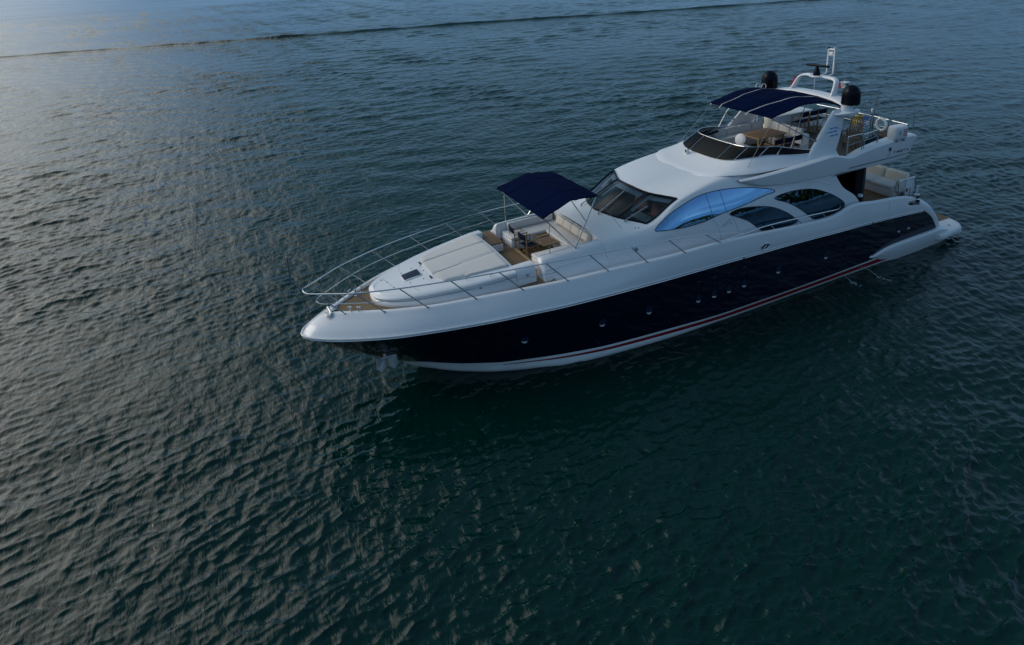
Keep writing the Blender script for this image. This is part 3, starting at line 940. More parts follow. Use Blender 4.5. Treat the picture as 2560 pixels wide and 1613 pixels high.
for s, ax in ((1, 'y'), (-1, '-y')):
    for outline, name, bars in ((LENS1, 'saloon_window', [16.95, 14.86, 14.22, 12.35]), (LENS2, 'side_window', [11.9]), (LENS3, 'side_window', [9.9])):
        o2 = smooth_closed(outline, 3)
        w = drape(HBVH, o2, ax, 0.006, 0.16, name, side_glass if name == 'saloon_window' else low_glass, yacht)
        P = []
        for (a, b) in o2:
            h = HBVH.ray_cast(Vector((a, 20 * s, b)), Vector((0, -s, 0)))
            if h[0] is not None:
                P.append(h[0] + V(0, 0.006 * s, 0))
        MB().tube(P, 0.016, 6, closed=True).build('window_trim', rubber, w)
        for xb in bars:
            zs_ = []
            for i in range(len(o2)):
                a, b = o2[i], o2[i - 1]
                if (a[0] - xb) * (b[0] - xb) < 0:
                    zs_.append(a[1] + (b[1] - a[1]) * (xb - a[0]) / (b[0] - a[0]))
            if len(zs_) >= 2:
                thin = 0.005 if (xb in (16.95, 12.35) or name == 'side_window') else 0.013
                tilt = 0.0 if name == 'side_window' else 0.05
                seam([(xb + tilt, max(zs_) - 0.01), (xb - tilt, min(zs_) + 0.01)], 'window_bar', thin, rubber, w, HBVH, ax)
    # side door with its seams and handle
    seam([(14.82, 4.06), (14.62, 3.7), (14.5, 3.2), (14.48, 2.95)], 'door_seam', 0.006, grey, house, HBVH, ax)
    seam([(14.12, 4.17), (13.85, 3.8), (13.7, 3.3), (13.68, 2.95)], 'door_seam', 0.006, grey, house, HBVH, ax)
    h1 = HBVH.ray_cast(Vector((14.42, 20 * s, 3.70)), Vector((0, -s, 0)))[0]
    h2 = HBVH.ray_cast(Vector((14.06, 20 * s, 3.90)), Vector((0, -s, 0)))[0]
    MB().tube([h1, h1 + V(0, 0.05 * s, 0), h2 + V(0, 0.05 * s, 0), h2], 0.018, 8).build('door_handle', steel, house)
    h3 = HBVH.ray_cast(Vector((14.02, 20 * s, 3.72)), Vector((0, -s, 0)))[0]
    MB().lathe(h3, [(0.025, 0), (0.025, 0.015), (0, 0.02)], 10, axis=(0, s, 0)).build('door_lock', dark_steel, house)
    # moulded lip above the aft windows
    seam([(12.9, 4.42), (12.2, 4.52), (11.2, 4.60), (10.2, 4.58), (9.4, 4.44), (8.7, 4.2)], 'moulded_lip', 0.02, gel, house, HBVH, ax)
    h4 = HBVH.ray_cast(Vector((18.15, 20 * s, 3.55)), Vector((0, -s, 0)))[0]
    MB().lathe(h4, [(0.075, -0.01), (0.075, 0.015), (0.05, 0.025), (0.05, 0.012), (0, 0.012)], 18, axis=(0, s, 0.1)).build('side_light', dark_steel, house)
for (y, dx) in ((2.0, 0.0), (2.06, -0.1)):
    h = HBVH.ray_cast(Vector((17.85 + dx, y - 0.05, 20)), Vector((0, 0, -1)))[0]
    MB().lathe(h, [(0.03, 0), (0.02, 0.02), (0, 0.025)], 10).build('washer_nozzle', dark_steel, house)

# --- forward cockpit: coamings, settee, floor
for s in (1, -1):
    rws = []
    for x, top, drop in ((21.80, 3.80, 0), (21.72, 3.90, 0), (21.5, 3.93, 0), (20.4, 3.95, 0), (19.3, 3.97, 0)):
        k = lin(x, [19.3, 21.8], [0, 1])
        rws.append([(x, 1.72, 3.3), (x, 1.72, top - 0.03), (x, 1.75, top), (x, 2.0 - 0.05 * k, top - 0.05), (x, 2.14 - 0.06 * k, top - 0.20), (x, 2.28 - 0.05 * k, 3.5), (x, 2.36 - 0.06 * k, 3.3), (x, 2.42 - 0.06 * k, 2.9)])
    G = np.array([cr(r, 3) for r in rws]) * np.array([1, s, 1])
    m = MB().grid(np.array([cr(G[:, j], 3) for j in range(G.shape[1])]).transpose(1, 0, 2))
    m.poly([tuple(p) for p in G[0]])
    m.build('cockpit_coaming', gel, yacht, 45)
    MB().tube([(x, s * (2.235 - 0.05 * lin(x, [19.3, 21.8], [0, 1])), 3.60) for x in np.linspace(21.7, 17.9, 12)], 0.014, 6).build('coaming_moulding', gel, yacht)
MB().box((20.4, 0, 3.05), (2.2, 3.5, 0.06)).build('cockpit_floor', teak_x, yacht)
# seat base and cushions, U-shaped
for s in (1, -1):
    sb = MB().box((20.42, s * 1.27, 3.29), (2.3, 0.92, 0.46), bev=0.05, seg=3).build('settee_base', gel, yacht)
    MB().box((20.40, s * 1.26, 3.575), (2.34, 0.92, 0.13), bev=0.05, seg=3).build('settee_cushion', vinyl, sb)
    MB().box((20.35, s * 1.63, 3.78), (2.0, 0.16, 0.30), bev=0.06, seg=3).build('settee_backrest', vinyl, sb)
sb = MB().box((19.62, 0, 3.29), (0.86, 1.7, 0.46), bev=0.05, seg=3).build('settee_base', gel, yacht)
MB().box((19.64, 0, 3.575), (0.90, 1.72, 0.13), bev=0.05, seg=3).build('settee_cushion', vinyl, sb)
for i in range(4):
    m = MB().box((19.36, -1.15 + 0.30 + i * 0.585, 3.84), (0.20, 0.583, 0.31), Matrix.Rotation(R(-14), 3, 'Y'), 0.05, seg=3)
    m.build('bolster_cushion', vinyl_cream, sb)
MB().grid(np.array([[(19.25, y, z) for y in (-1.8, 0, 1.8)] for z in (4.0, 3.4)])).build('cockpit_backwall', gel, yacht)

# --- portholes: flush ports on the navy side and the white band
hb = bvh_of(hull)
bb = bvh_of(bulwark)
lip_mat = pmat('pale_lip_glint', (0.55, 0.55, 0.57), 0.4)  # pale colour paints the bright crescent on the steel lip
def porthole(x, z, bv, r=0.125, tall=1.0):
    for s in (1, -1):
        h = bv.ray_cast(Vector((x, 20 * s, z)), Vector((0, -s, 0)))
        if h[0] is None: continue
        n = h[1] if h[1].y * s > 0 else -h[1]
        f = MB()
        q = Vector((0, 0, 1)).rotation_difference(n).to_matrix()
        f.lathe(h[0], [(r * 1.22, -0.02), (r * 1.2, 0.012), (r * 1.02, 0.016), (r, 0.004), (r * 0.96, -0.006)], 26, axis=n)
        o = f.build('porthole', navy, yacht, 50)
        MB().lathe(h[0], [(r, 0.004), (r * 0.9, 0.009), (r * 0.86, 0.002), (0, 0.001)], 26, axis=n).build('porthole_glass', hatch_glass, o)
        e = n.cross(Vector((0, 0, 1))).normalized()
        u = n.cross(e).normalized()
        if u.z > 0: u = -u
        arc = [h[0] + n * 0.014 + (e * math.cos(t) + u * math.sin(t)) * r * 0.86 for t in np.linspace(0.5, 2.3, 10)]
        MB().tube(arc, [0.006, 0.018, 0.026, 0.03, 0.032, 0.032, 0.03, 0.026, 0.018, 0.006], 6).build('porthole_lip_glint', lip_mat, o)  # tapered pale arc: lip with its highlight put into the colour
for (x, z, r) in [(22.75, 1.36, 0.15), (19.98, 1.43, 0.15), (18.1, 1.43, 0.15), (12.0, 1.47, 0.145), (9.34, 1.41, 0.145), (4.62, 1.41, 0.145), (3.94, 1.40, 0.145)]:
    porthole(x, z, hb, r)
for x, z in [(15.96, 1.32), (15.23, 1.32), (14.52, 1.33), (13.77, 1.36)]:
    porthole(x, z, hb, 0.14)
    for s in (1, -1):                              # tall recessed panel above each of the four midship ports
        P = []
        for dx, dz in ((-0.13, 0.0), (-0.13, 0.62), (-0.09, 0.72), (0.09, 0.72), (0.13, 0.62), (0.13, 0.0)):
            h = hb.ray_cast(Vector((x + dx, 20 * s, z + dz)), Vector((0, -s, 0)))
            P.append(h[0] + V(0, 0.004 * s, 0))
        MB().tube(P, 0.013, 6).build('port_recess', navy, yacht)
for s in (1, -1):                                   # oval stainless vent in the white band
    h = bb.ray_cast(Vector((12.82, 20 * s, 2.70)), Vector((0, -s, 0)))
    c = h[0]
    ring = [c + V(0.20 * math.cos(t), 0.012 * s, 0.125 * math.sin(t)) for t in np.linspace(0, 2 * math.pi, 25)[:-1]]
    v = MB().tube(ring, 0.022, 6, closed=True).build('oval_vent', steel, yacht)
    MB().poly([c + V(0.19 * math.cos(t), 0.006 * s, 0.115 * math.sin(t)) for t in np.linspace(0, 2 * math.pi, 25)[:-1]]).build('vent_plate', dark_steel, v)
    MB().tube([c + V(0.07, 0.02 * s, -0.06), c + V(0.03, 0.05 * s, 0.02), c + V(-0.07, 0.02 * s, 0.05)], 0.018, 6).build('vent_hook', steel, v)

# --- flybridge: overhanging wing and deck
WX = [13.35, 12.9, 12.4, 11.5, 10.6, 9.65, 8.75, 8.2, 7.75, 7.35, 6.96, 5.93, 5.0, 4.3, 3.75, 3.42]
WT = [5.21, 5.26, 5.305, 5.345, 5.37, 5.42, 5.455, 5.33, 5.22, 5.27, 5.34, 5.45, 5.52, 5.56, 5.53, 5.41]
WY = [2.42, 2.60, 2.73, 2.81, 2.83, 2.84, 2.85, 2.85, 2.86, 2.87, 2.88, 2.90, 2.91, 2.91, 2.87, 2.78]
WL_ = [5.10, 4.97, 4.86, 4.74, 4.68, 4.63, 4.59, 4.575, 4.56, 4.55, 4.545, 4.53, 4.53, 4.56, 4.66, 4.80]
LXO = [0, 0, 0, 0, 0, 0, 0, 0, 0, 0, 0, 0, 0, 0.02, 0.25, 0.50]
rows = []
for x, t, y, l, o in zip(WX, WT, WY, WL_, LXO):
    w = lin(x, [3.4, 6.5, 7.8, 9, 13.4], [0.62, 0.50, 0.3, 0.34, 0.12])
    cz = lin(x, [3.4, 8.5, 12, 13.4], [0.035, 0.02, 0.05, 0.05])
    inner_z = 4.88 if x < 8.6 else t - 0.05
    wall_y = y - w - 0.03
    rows.append([(x + o * 0.1, wall_y, min(inner_z, t - 0.03)), (x + o * 0.05, y - w, t - 0.02), (x, y - w * 0.5, t + cz * 0.3), (x, y - 0.05, t), (x + o * 0.12, y + 0.012, t - 0.055),
                 (x + o * 0.55, y + lin(x, [4, 8, 12], [0.03, 0.02, 0.0]), (t + l) / 2 + 0.02), (x + o, y - 0.03, l + 0.05), (x + o, y - 0.10, l), (x + o, y - 0.6, l - 0.01), (x + o, 0, l - 0.01)])
WING = np.array([cr(np.array(rows)[:, j], 4) for j in range(10)]).transpose(1, 0, 2)
mb = MB()
mb.grid(WING).grid(WING * MIR)
for G in (WING, WING * MIR):
    mb.poly([tuple(p) for p in G[-1]])
wing = mb.build('flybridge_overhang', gel, yacht, 40)
WB = bvh_of(wing)
MB().grid(np.array([[(x, y, 4.90) for y in np.linspace(-2.42, 2.42, 6)] for x in (12.3, 10, 8, 6, 3.95)])).build('flybridge_deck', teak_fly, yacht)
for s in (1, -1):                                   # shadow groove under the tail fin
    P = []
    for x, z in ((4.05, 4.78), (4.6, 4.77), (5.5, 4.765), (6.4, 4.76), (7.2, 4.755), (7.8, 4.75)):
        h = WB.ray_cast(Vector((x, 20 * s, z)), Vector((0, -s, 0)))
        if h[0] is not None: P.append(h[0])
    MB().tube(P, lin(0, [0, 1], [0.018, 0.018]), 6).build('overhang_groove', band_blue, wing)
# aft edge of the overhang deck, rounded
MB().box((3.98, 0, 4.72), (0.16, 4.8, 0.34), bev=0.06, seg=3).build('overhang_edge', gel, wing)

# --- flybridge brow and coaming (front and sides), then the smoked screen
CB = [(14.38, 0, 5.215), (14.38, 0.8, 5.235), (14.24, 1.5, 5.33), (13.85, 2.0, 5.40), (13.1, 2.32, 5.39), (12.2, 2.46, 5.36), (11.0, 2.53, 5.36), (9.7, 2.56, 5.40), (8.7, 2.57, 5.44), (8.15, 2.57, 5.34)]
CT = [(13.12, 0, 5.58), (13.10, 0.7, 5.59), (13.02, 1.2, 5.63), (12.78, 1.62, 5.71), (12.25, 1.90, 5.77), (11.5, 2.06, 5.78), (10.7, 2.30, 5.70), (9.8, 2.42, 5.62), (8.8, 2.43, 5.62), (8.2, 2.43, 5.60)]
rows = []
for b, t in zip(CB, CT):
    b, t = np.array(b), np.array(t)
    d = t - b
    m1 = b + d * 0.30; m1[2] = b[2] + d[2] * 0.18
    m2 = b + d * 0.66; m2[2] = b[2] + d[2] * 0.56
    inn = np.array([-0.12 if t[1] < 1.5 else -0.04, -0.10 if t[1] > 1.2 else 0, 0.0])
    i1 = t + inn; i2 = i1.copy(); i2[2] = 4.88
    i1[1] = max(i1[1], 0); i2[1] = max(i2[1], 0)
    rows.append([b + np.array([0.03, 0.02 if b[1] > 0 else 0, -0.03]), b, m1, m2, t - d * 0.06 - np.array([0, 0, 0.004]), t, i1, i2])
CO = np.array([cr(np.array(rows)[:, j], 5) for j in range(8)]).transpose(1, 0, 2)
mb = MB().grid(CO).grid(CO * MIR)
coaming = mb.build('flybridge_coaming', gel, yacht, 40)
ST = [(12.30, 0, 6.09), (12.28, 0.7, 6.095), (12.22, 1.2, 6.10), (12.04, 1.58, 6.11), (11.62, 1.84, 6.10), (11.05, 1.98, 6.05), (10.5, 2.14, 5.94), (9.75, 2.34, 5.79), (8.9, 2.42, 5.66)]
SB = [(p[0], p[1], p[2] + 0.005) for p in CT[:9]]
t_, b_ = cr(ST, 5), cr(SB, 5)
SCR = np.array([[b, b + (t - b) * 0.5 + np.array([0.03, 0.02 if t[1] > 0 else 0, 0.0]), t] for b, t in zip(b_, t_)])
SCRF = np.concatenate([SCR[:0:-1] * MIR, SCR])
scr = MB().grid(SCRF).build('flybridge_screen', fly_glass, yacht, 60)
MB().tube(SCRF[:, 2], 0.020, 8).build('screen_rail', steel, scr)
MB().tube(SCRF[:, 0] + np.array([0.01, 0, 0.01]), 0.018, 8).build('screen_base', steel, scr)
n0 = (len(SCRF) - 1) // 2
for k in (6, 14, 22, 27):
    for s in (1, -1):
        i = n0 + s * k
        MB().tube(SCRF[i] + np.array([0.012, 0.008 * s, 0.006]), 0.013 if k != 22 else 0.018, 6).build('screen_mullion', steel if k > 6 else dark_steel, scr)
# horn / camera on the brow
hm = MB().box((13.32, -0.72, 5.62), (0.13, 0.15, 0.20), bev=0.03, seg=3)
hm.tube([(13.36, -0.72, 5.42), (13.34, -0.72, 5.56)], 0.05, 10)
hm = hm.build('searchlight', white_plastic, yacht)
MB().box((13.392, -0.72, 5.635), (0.012, 0.08, 0.13), bev=0.004).build('searchlight_lens', black, hm)

# --- radar arch
rows = []
for z, xf, xa, y, th in ((5.25, 10.0, 8.20, 2.47, 0.20), (5.45, 9.90, 8.24, 2.46, 0.19), (5.65, 9.72, 8.14, 2.43, 0.17), (5.9, 9.46, 7.98, 2.38, 0.16), (6.3, 9.06, 7.80, 2.31, 0.15), (6.65, 8.70, 7.66, 2.25, 0.15), (6.9, 8.46, 7.55, 2.21, 0.15), (7.12, 8.2, 7.4, 2.17, 0.14)):
    c = []
    for k in range(16):
        a = 2 * math.pi * k / 16
        cx_ = math.copysign(abs(math.cos(a)) ** 0.55, math.cos(a))
        sy_ = math.copysign(abs(math.sin(a)) ** 0.55, math.sin(a))
        c.append(((xf + xa) / 2 + cx_ * (xf - xa) / 2, y + sy_ * th / 2, z))
    rows.append(c + [c[0]])
LEG = np.array([cr(np.array(rows)[:, j], 3) for j in range(17)]).transpose(1, 0, 2)
arch = MB().grid(LEG).build('radar_arch_leg', gel, yacht, 45)
arch2 = MB().grid(LEG * MIR).build('radar_arch_leg', gel, yacht, 45)
# wing plates under the domes and the beam across
for s in (1, -1):
    out = []
    for k in range(28):
        a = 2 * math.pi * k / 28
        out.append((7.5 + 0.72 * math.cos(a), s * (2.24 + 0.34 * math.sin(a))))
    rws = []
    for sc_, z in ((0.35, 6.83), (0.86, 6.90), (1.0, 6.96), (0.98, 7.0), (0.6, 7.03), (0.50, 7.05), (0.44, 7.14), (0.42, 7.27), (0.0, 7.27)):
        rws.append([(7.45 + (px_ - 7.45) * sc_, s * 2.24 + (py_ - s * 2.24) * min(1, sc_ * 1.25), z) for px_, py_ in out + [out[0]]])
    MB().grid(np.array(rws)).build('dome_platform', gel, arch, 40)
BM = []
for y, xf, xa, zt, zb in ((0, 7.25, 6.62, 7.42, 7.28), (0.8, 7.27, 6.64, 7.40, 7.26), (1.5, 7.32, 6.68, 7.34, 7.18), (1.95, 7.45, 6.78, 7.24, 7.02), (2.2, 7.7, 6.95, 7.10, 6.92)):
    BM.append([(xf, y, zb), (xf + 0.05, y, (zt + zb) / 2), (xf - 0.04, y, zt), ((xf + xa) / 2, y, zt + 0.02), (xa + 0.04, y, zt), (xa - 0.03, y, (zt + zb) / 2), (xa, y, zb), (xf, y, zb)])
G = loft(BM, 4, 2)
MB().grid(G).grid(G * MIR).build('arch_beam', gel, arch, 50)
# upper goal-post arch carrying the radar
rws = []
for (x, y, z, c, w) in ((7.02, 1.12, 7.36, 0.36, 0.10), (6.90, 1.08, 7.55, 0.32, 0.09), (6.78, 1.03, 7.78, 0.29, 0.09), (6.68, 0.96, 7.93, 0.28, 0.10), (6.60, 0.80, 8.01, 0.28, 0.11), (6.56, 0.5, 8.03, 0.30, 0.10), (6.55, 0.0, 8.04, 0.34, 0.09)):
    dy = 1 if z < 7.9 else (0.7 if z < 7.95 else 0.0)
    nrm = np.array([0, dy, 1 - dy]); nrm = nrm / np.linalg.norm(nrm)
    p = np.array([x, y, z])
    rws.append([p + np.array([c / 2, 0, 0]), p + np.array([c / 2 - 0.03, 0, 0]) + nrm * w / 2, p + np.array([-c / 2 + 0.03, 0, 0]) + nrm * w / 2, p + np.array([-c / 2, 0, 0]), p + np.array([-c / 2 + 0.03, 0, 0]) - nrm * w / 2, p + np.array([c / 2 - 0.03, 0, 0]) - nrm * w / 2, p + np.array([c / 2, 0, 0])])
G = loft(rws, 4, 2)
uarch = MB().grid(G).grid(G * MIR).build('upper_arch', gel, arch, 50)
MB().lathe((6.68, -0.10, 8.02), [(0.30, 0), (0.33, 0.03), (0.30, 0.06), (0.0, 0.065)], 28).build('radar_plate', gel, uarch)
MB().lathe((6.68, -0.10, 8.085), [(0.15, 0), (0.155, 0.06), (0.12, 0.22), (0.085, 0.32), (0.05, 0.34), (0.05, 0.38), (0, 0.38)], 24).build('radar_pedestal', black, uarch)
q = Matrix.Rotation(R(8), 3, 'Z')
MB().box((6.66, -0.09, 8.50), (0.12, 1.12, 0.11), q, 0.045, seg=3).build('radar_scanner', black, uarch)
m = MB()
for y in (-0.06, 0.28):
    m.tube([(6.45, y, 8.05), (6.16, y, 8.09), (6.10, y, 8.16), (6.09, y, 9.12)], 0.038, 10)
m.tube([(6.09, -0.06, 9.12), (6.09, -0.04, 9.17), (6.09, 0.26, 9.17), (6.09, 0.28, 9.12)], 0.036, 10)
m.tube([(6.09, -0.06, 8.9), (6.09, 0.28, 8.9)], 0.025, 8)
mast = m.build('light_mast', gel, uarch, 60)
MB().box((6.09, 0.11, 8.98), (0.10, 0.2, 0.16), bev=0.03).build('mast_lamp', white_plastic, mast)
for y in (-0.04, 0.26):
    MB().lathe((6.09, y, 9.19), [(0.045, 0), (0.045, 0.05), (0.02, 0.08), (0, 0.08)], 12).build('mast_light_cap', black if y < 0 else white_plastic, mast)
MB().box((6.15, 0.98, 7.85), (0.30, 0.34, 0.05), bev=0.02).build('flag_bracket', gel, uarch)
# satellite domes on the wing plates
for s in (1, -1):
    prof = [(0.355, 0.0), (0.37, 0.02), (0.37, 0.42), (0.362, 0.43), (0.36, 0.46)]
    for k in range(1, 9):
        a = k / 8 * math.pi / 2
        prof.append((0.36 * math.cos(a) if k < 8 else 0, 0.46 + 0.35 * math.sin(a)))
    MB().lathe((7.28, s * 2.235, 7.275), prof, 36).build('satellite_dome', black, arch, 30)
# logo on the outboard face of each arch leg: three short bars crossed by a line
AB, AB2 = bvh_of(arch), bvh_of(arch2)
def leg_pt(x, z, s, off=0.004):
    h = (AB if s > 0 else AB2).ray_cast(Vector((x, 20 * s, z)), Vector((0, -s, 0)))
    return (h[0] + V(0, off * s, 0)) if h[0] is not None else V(x, 2.4 * s, z)
def decal(pts, s, mat, name, par):
    MB().poly([leg_pt(a, b, s) for a, b in pts]).build(name, mat, par, recalc=True)
for s in (1, -1):
    for zc, x0, x1 in ((6.44, 8.56, 8.10), (6.30, 8.60, 8.14), (6.15, 8.54, 8.08)):
        for a, b in ((x0, (x0 + x1) / 2 + 0.015), ((x0 + x1) / 2 - 0.015, x1)):
            decal([(a, zc - 0.028), (b, zc - 0.028), (b - 0.008, zc + 0.028), (a - 0.008, zc + 0.028)], s, logo_blue, 'logo_bar', arch)
    decal([(8.78, 6.285), (8.60, 6.29), (8.60, 6.31), (8.78, 6.305)], s, logo_blue, 'logo_line', arch)
    decal([(8.13, 6.36), (7.93, 6.38), (7.93, 6.40), (8.13, 6.38)], s, logo_blue, 'logo_line', arch)

# --- stern: quarters, transom, platform, cockpit
QR = [  # z level, hull end, outer crown of the quarter, inner edge
 (0.02, (1.62, 3.06), (1.30, 3.0), (1.15, 2.55)),
 (0.45, (1.66, 3.13), (1.35, 3.06), (1.2, 2.6)),
 (0.82, (1.87, 3.16), (1.50, 3.08), (1.35, 2.62)),
 (1.2, (2.12, 3.165), (1.72, 3.09), (1.55, 2.64)),
 (1.55, (2.42, 3.165), (2.0, 3.09), (1.82, 2.66)),
 (1.95, (3.0, 3.17), (2.40, 3.09), (2.2, 2.68)),
 (2.25, (3.32, 3.12), (2.84, 3.06), (2.66, 2.72)),
 (2.5, (3.6, 3.07), (3.26, 3.0), (3.12, 2.76)),
 (2.60, (3.75, 3.0), (3.5, 2.95), (3.4, 2.8)),
]
rows = [[(a[0], a[1], z), (a[0] * 0.55 + b[0] * 0.45, (a[1] + b[1]) / 2 + 0.03, z), (b[0], b[1], z), (c[0] * 0.8 + b[0] * 0.2 - 0.02, (b[1] + c[1]) / 2, z), (c[0], c[1], z), (c[0] + 0.5, c[1] - 0.02, z)] for z, a, b, c in QR]
Q = loft(rows, 3, 3)
MB().grid(Q).build('stern_quarter', gel, yacht, 50)
MB().grid(Q * MIR).build('stern_quarter', gel, yacht, 50)
# the quarter seam in the white band
MB().tube([bb.ray_cast(Vector((5.42 + 0.0 * t, 20, z)), Vector((0, -1, 0)))[0] for t, z in ((0, 2.85), (0, 2.5), (0, 2.15)) if bb.ray_cast(Vector((5.42, 20, z)), Vector((0, -1, 0)))[0] is not None], 0.008, 6).build('quarter_seam', grey, bulwark)
# chrome hawse fitting
for s in (1, -1):
    m = MB().box((3.72, s * 3.135, 2.44), (0.85, 0.06, 0.24), Matrix.Rotation(R(-9), 3, 'Y'), 0.03)
    hw = m.build('hawse_plate', steel, yacht)
    for dx in (-0.22, 0.2):
        MB().box((3.72 + dx, s * 3.164, 2.44 - dx * 0.16), (0.24, 0.012, 0.13), Matrix.Rotation(R(-9), 3, 'Y'), 0.005).build('hawse_hole', black, hw)
    MB().lathe((3.38, s * 3.02, 2.55), [(0.10, 0), (0.10, 0.1), (0.13, 0.14), (0.13, 0.18), (0, 0.18)], 18).build('stern_capstan', steel, yacht)
    MB().tube([(3.3, s * 2.95, 2.6), (3.2, s * 2.9, 2.95), (3.05, s * 2.88, 3.05)], 0.02, 6, smooth=3).build('stern_grip', steel, yacht)
# transom
MB().grid(np.array([[(x, y, z) for y in np.linspace(-2.66, 2.66, 5)] for x, z in ((1.5, 0.2), (1.8, 1.0), (2.3, 1.9), (2.75, 2.6))])).build('transom', gel, yacht)
# swim platform with rounded corners
out = []
for x, y in [(1.9, 2.6), (1.9, 3.42), (1.0, 3.42), (0.30, 3.34), (-0.06, 3.12), (-0.30, 2.75), (-0.43, 2.2), (-0.47, 1.2), (-0.48, 0)]:
    out.append((x, y))
o3 = cr([(a, b, 0) for a, b in out], 4)
rws = []
for z, k in ((0.28, 0.06), (0.31, 0.0), (0.42, -0.03), (0.50, 0.0), (0.55, 0.07), (0.555, 0.12)):
    cx_, cy_ = 1.2, 0
    r_ = []
    for x, y, _ in o3:
        r_.append((x + (k if x < 0.6 else k * 0.3), max(y - k if y > 0.4 else y, 0), z))
    rws.append(r_)
G = np.array(rws)
m = MB().grid(G).grid(G * MIR)
top = [tuple(p) for p in G[-1]] + [tuple(p * MIR) for p in G[-1][-2::-1]]
m.poly(top)
bot = [tuple(p) for p in G[0]] + [tuple(p * MIR) for p in G[0][-2::-1]]
m.poly(bot)
plat = m.build('swim_platform', gel_deck, yacht, 45)
MB().grid(np.array([[(x, y, 0.562) for y in np.linspace(-2.42, 2.42, 4)] for x in (1.6, 0.6, -0.38)])).build('platform_teak', teak_x, plat)
P = [(x - 0.0, y + 0.012, 0.30) for x, y, _ in o3 if x < 1.75]
MB().tube([p for p in P[3:]], 0.026, 8).build('platform_rail', steel, plat)
MB().tube([(p[0], -p[1], p[2]) for p in P[3:]], 0.026, 8).build('platform_rail', steel, plat)
MB().lathe((0.55, 2.95, 0.555), [(0.06, 0), (0.06, 0.012), (0, 0.012)], 14).build('platform_filler', dark_steel, plat)
# sponsons: the long white fairings at the waterline aft
for s in (1, -1):
    rws = []
    for x, zt, yo, zb in ((6.45, 0.50, 3.24, 0.46), (6.38, 0.56, 3.27, 0.38), (6.1, 0.64, 3.31, 0.22), (5.6, 0.74, 3.34, 0.02), (5.0, 0.80, 3.36, -0.1), (4.2, 0.82, 3.37, -0.15), (3.2, 0.825, 3.37, -0.15), (2.3, 0.82, 3.36, -0.15), (1.8, 0.81, 3.35, -0.15), (1.3, 0.70, 3.32, -0.12), (1.0, 0.56, 3.28, -0.1)):
        yi = 3.0
        rws.append([(x, yi, zt - 0.01), (x, yo - 0.13, zt), (x, yo - 0.045, zt - 0.012), (x, yo, zt - 0.10 if x < 6 else zt * 0.7 + zb * 0.3), (x, yo - 0.03, zt * 0.6 + zb * 0.4), (x, yo - 0.13, zt * 0.25 + zb * 0.75), (x, yo - 0.23, zb - 0.02), (x, yi, zb - 0.05)])
    G = loft(rws, 4, 3) * np.array([1, s, 1])
    m = MB().grid(G)
    m.poly([tuple(p) for p in G[-1]]).poly([tuple(p) for p in G[0]])
    sp_ = m.build('stern_fairing', gel, yacht, 50)
    bd = []
    for x in np.linspace(6.3, 1.95, 24):
        z0 = lin(x, [2, 5, 5.6, 6.1, 6.38], [0.85, 0.82, 0.75, 0.64, 0.56])
        hh = lin(x, [1.9, 4.5, 6.3], [0.22, 0.20, 0.02])
        a = hb.ray_cast(Vector((x, 20 * s, z0)), Vector((0, -s, 0)))[0]
        b = hb.ray_cast(Vector((x, 20 * s, z0 + hh)), Vector((0, -s, 0)))[0]
        if a is None or b is None: continue
        bd.append([a + V(0, 0.05 * s, 0.0), (a + b) / 2 + V(0, 0.025 * s, 0), b + V(0, 0.004 * s, 0)])
    MB().grid(np.array([[tuple(p) for p in r] for r in bd])).build('fairing_shelf', band_blue, sp_)

# --- aft cockpit
MB().grid(np.array([[(x, y, 2.36) for y in np.linspace(-2.9, 2.9, 5)] for x in (6.6, 5.2, 3.4)])).build('aft_cockpit_floor', teak, yacht)
bk = MB().grid(np.array([[(6.5, y, z) for y in np.linspace(-2.3, 2.3, 3)] for z in (2.36, 3.5, 4.6)])).build('aft_glass_wall', low_glass, yacht)
for s in (1, -1):
    MB().box((6.53, s * 2.48, 3.45), (0.12, 0.38, 2.3)).build('door_jamb', interior_dark, bk)
    for y in (2.29, 2.42, 2.54):
        MB().box((6.455, s * y, 3.5), (0.03, 0.035, 2.2)).build('door_stile', steel if y < 2.3 else dark_steel, bk)
    MB().lathe((6.8, s * 2.75, 3.28), [(0.11, 0), (0.11, 0.07), (0.09, 0.09), (0, 0.09)], 18).build('roller_cap', gel, yacht)
MB().grid(np.array([[(x, y, 4.52) for y in (-2.75, 0, 2.75)] for x in (8.6, 6.0, 4.0)])).build('cockpit_headliner', gel, yacht)
sf = MB().box((3.15, 0, 2.58), (1.25, 4.3, 0.46), bev=0.05, seg=3).build('stern_sofa', gel, yacht)
for y0, y1 in ((-2.1, -1.02), (-1.0, 0.98), (1.0, 2.08)):
    MB().box((3.36, (y0 + y1) / 2, 2.83), (0.98, y1 - y0, 0.18), bev=0.06, seg=3).build('sofa_cushion', vinyl, sf)
    MB().box((2.75, (y0 + y1) / 2, 3.06), (0.34, y1 - y0, 0.56), Matrix.Rotation(R(-16), 3, 'Y'), 0.12, seg=4).build('sofa_backrest', vinyl_cream, sf)
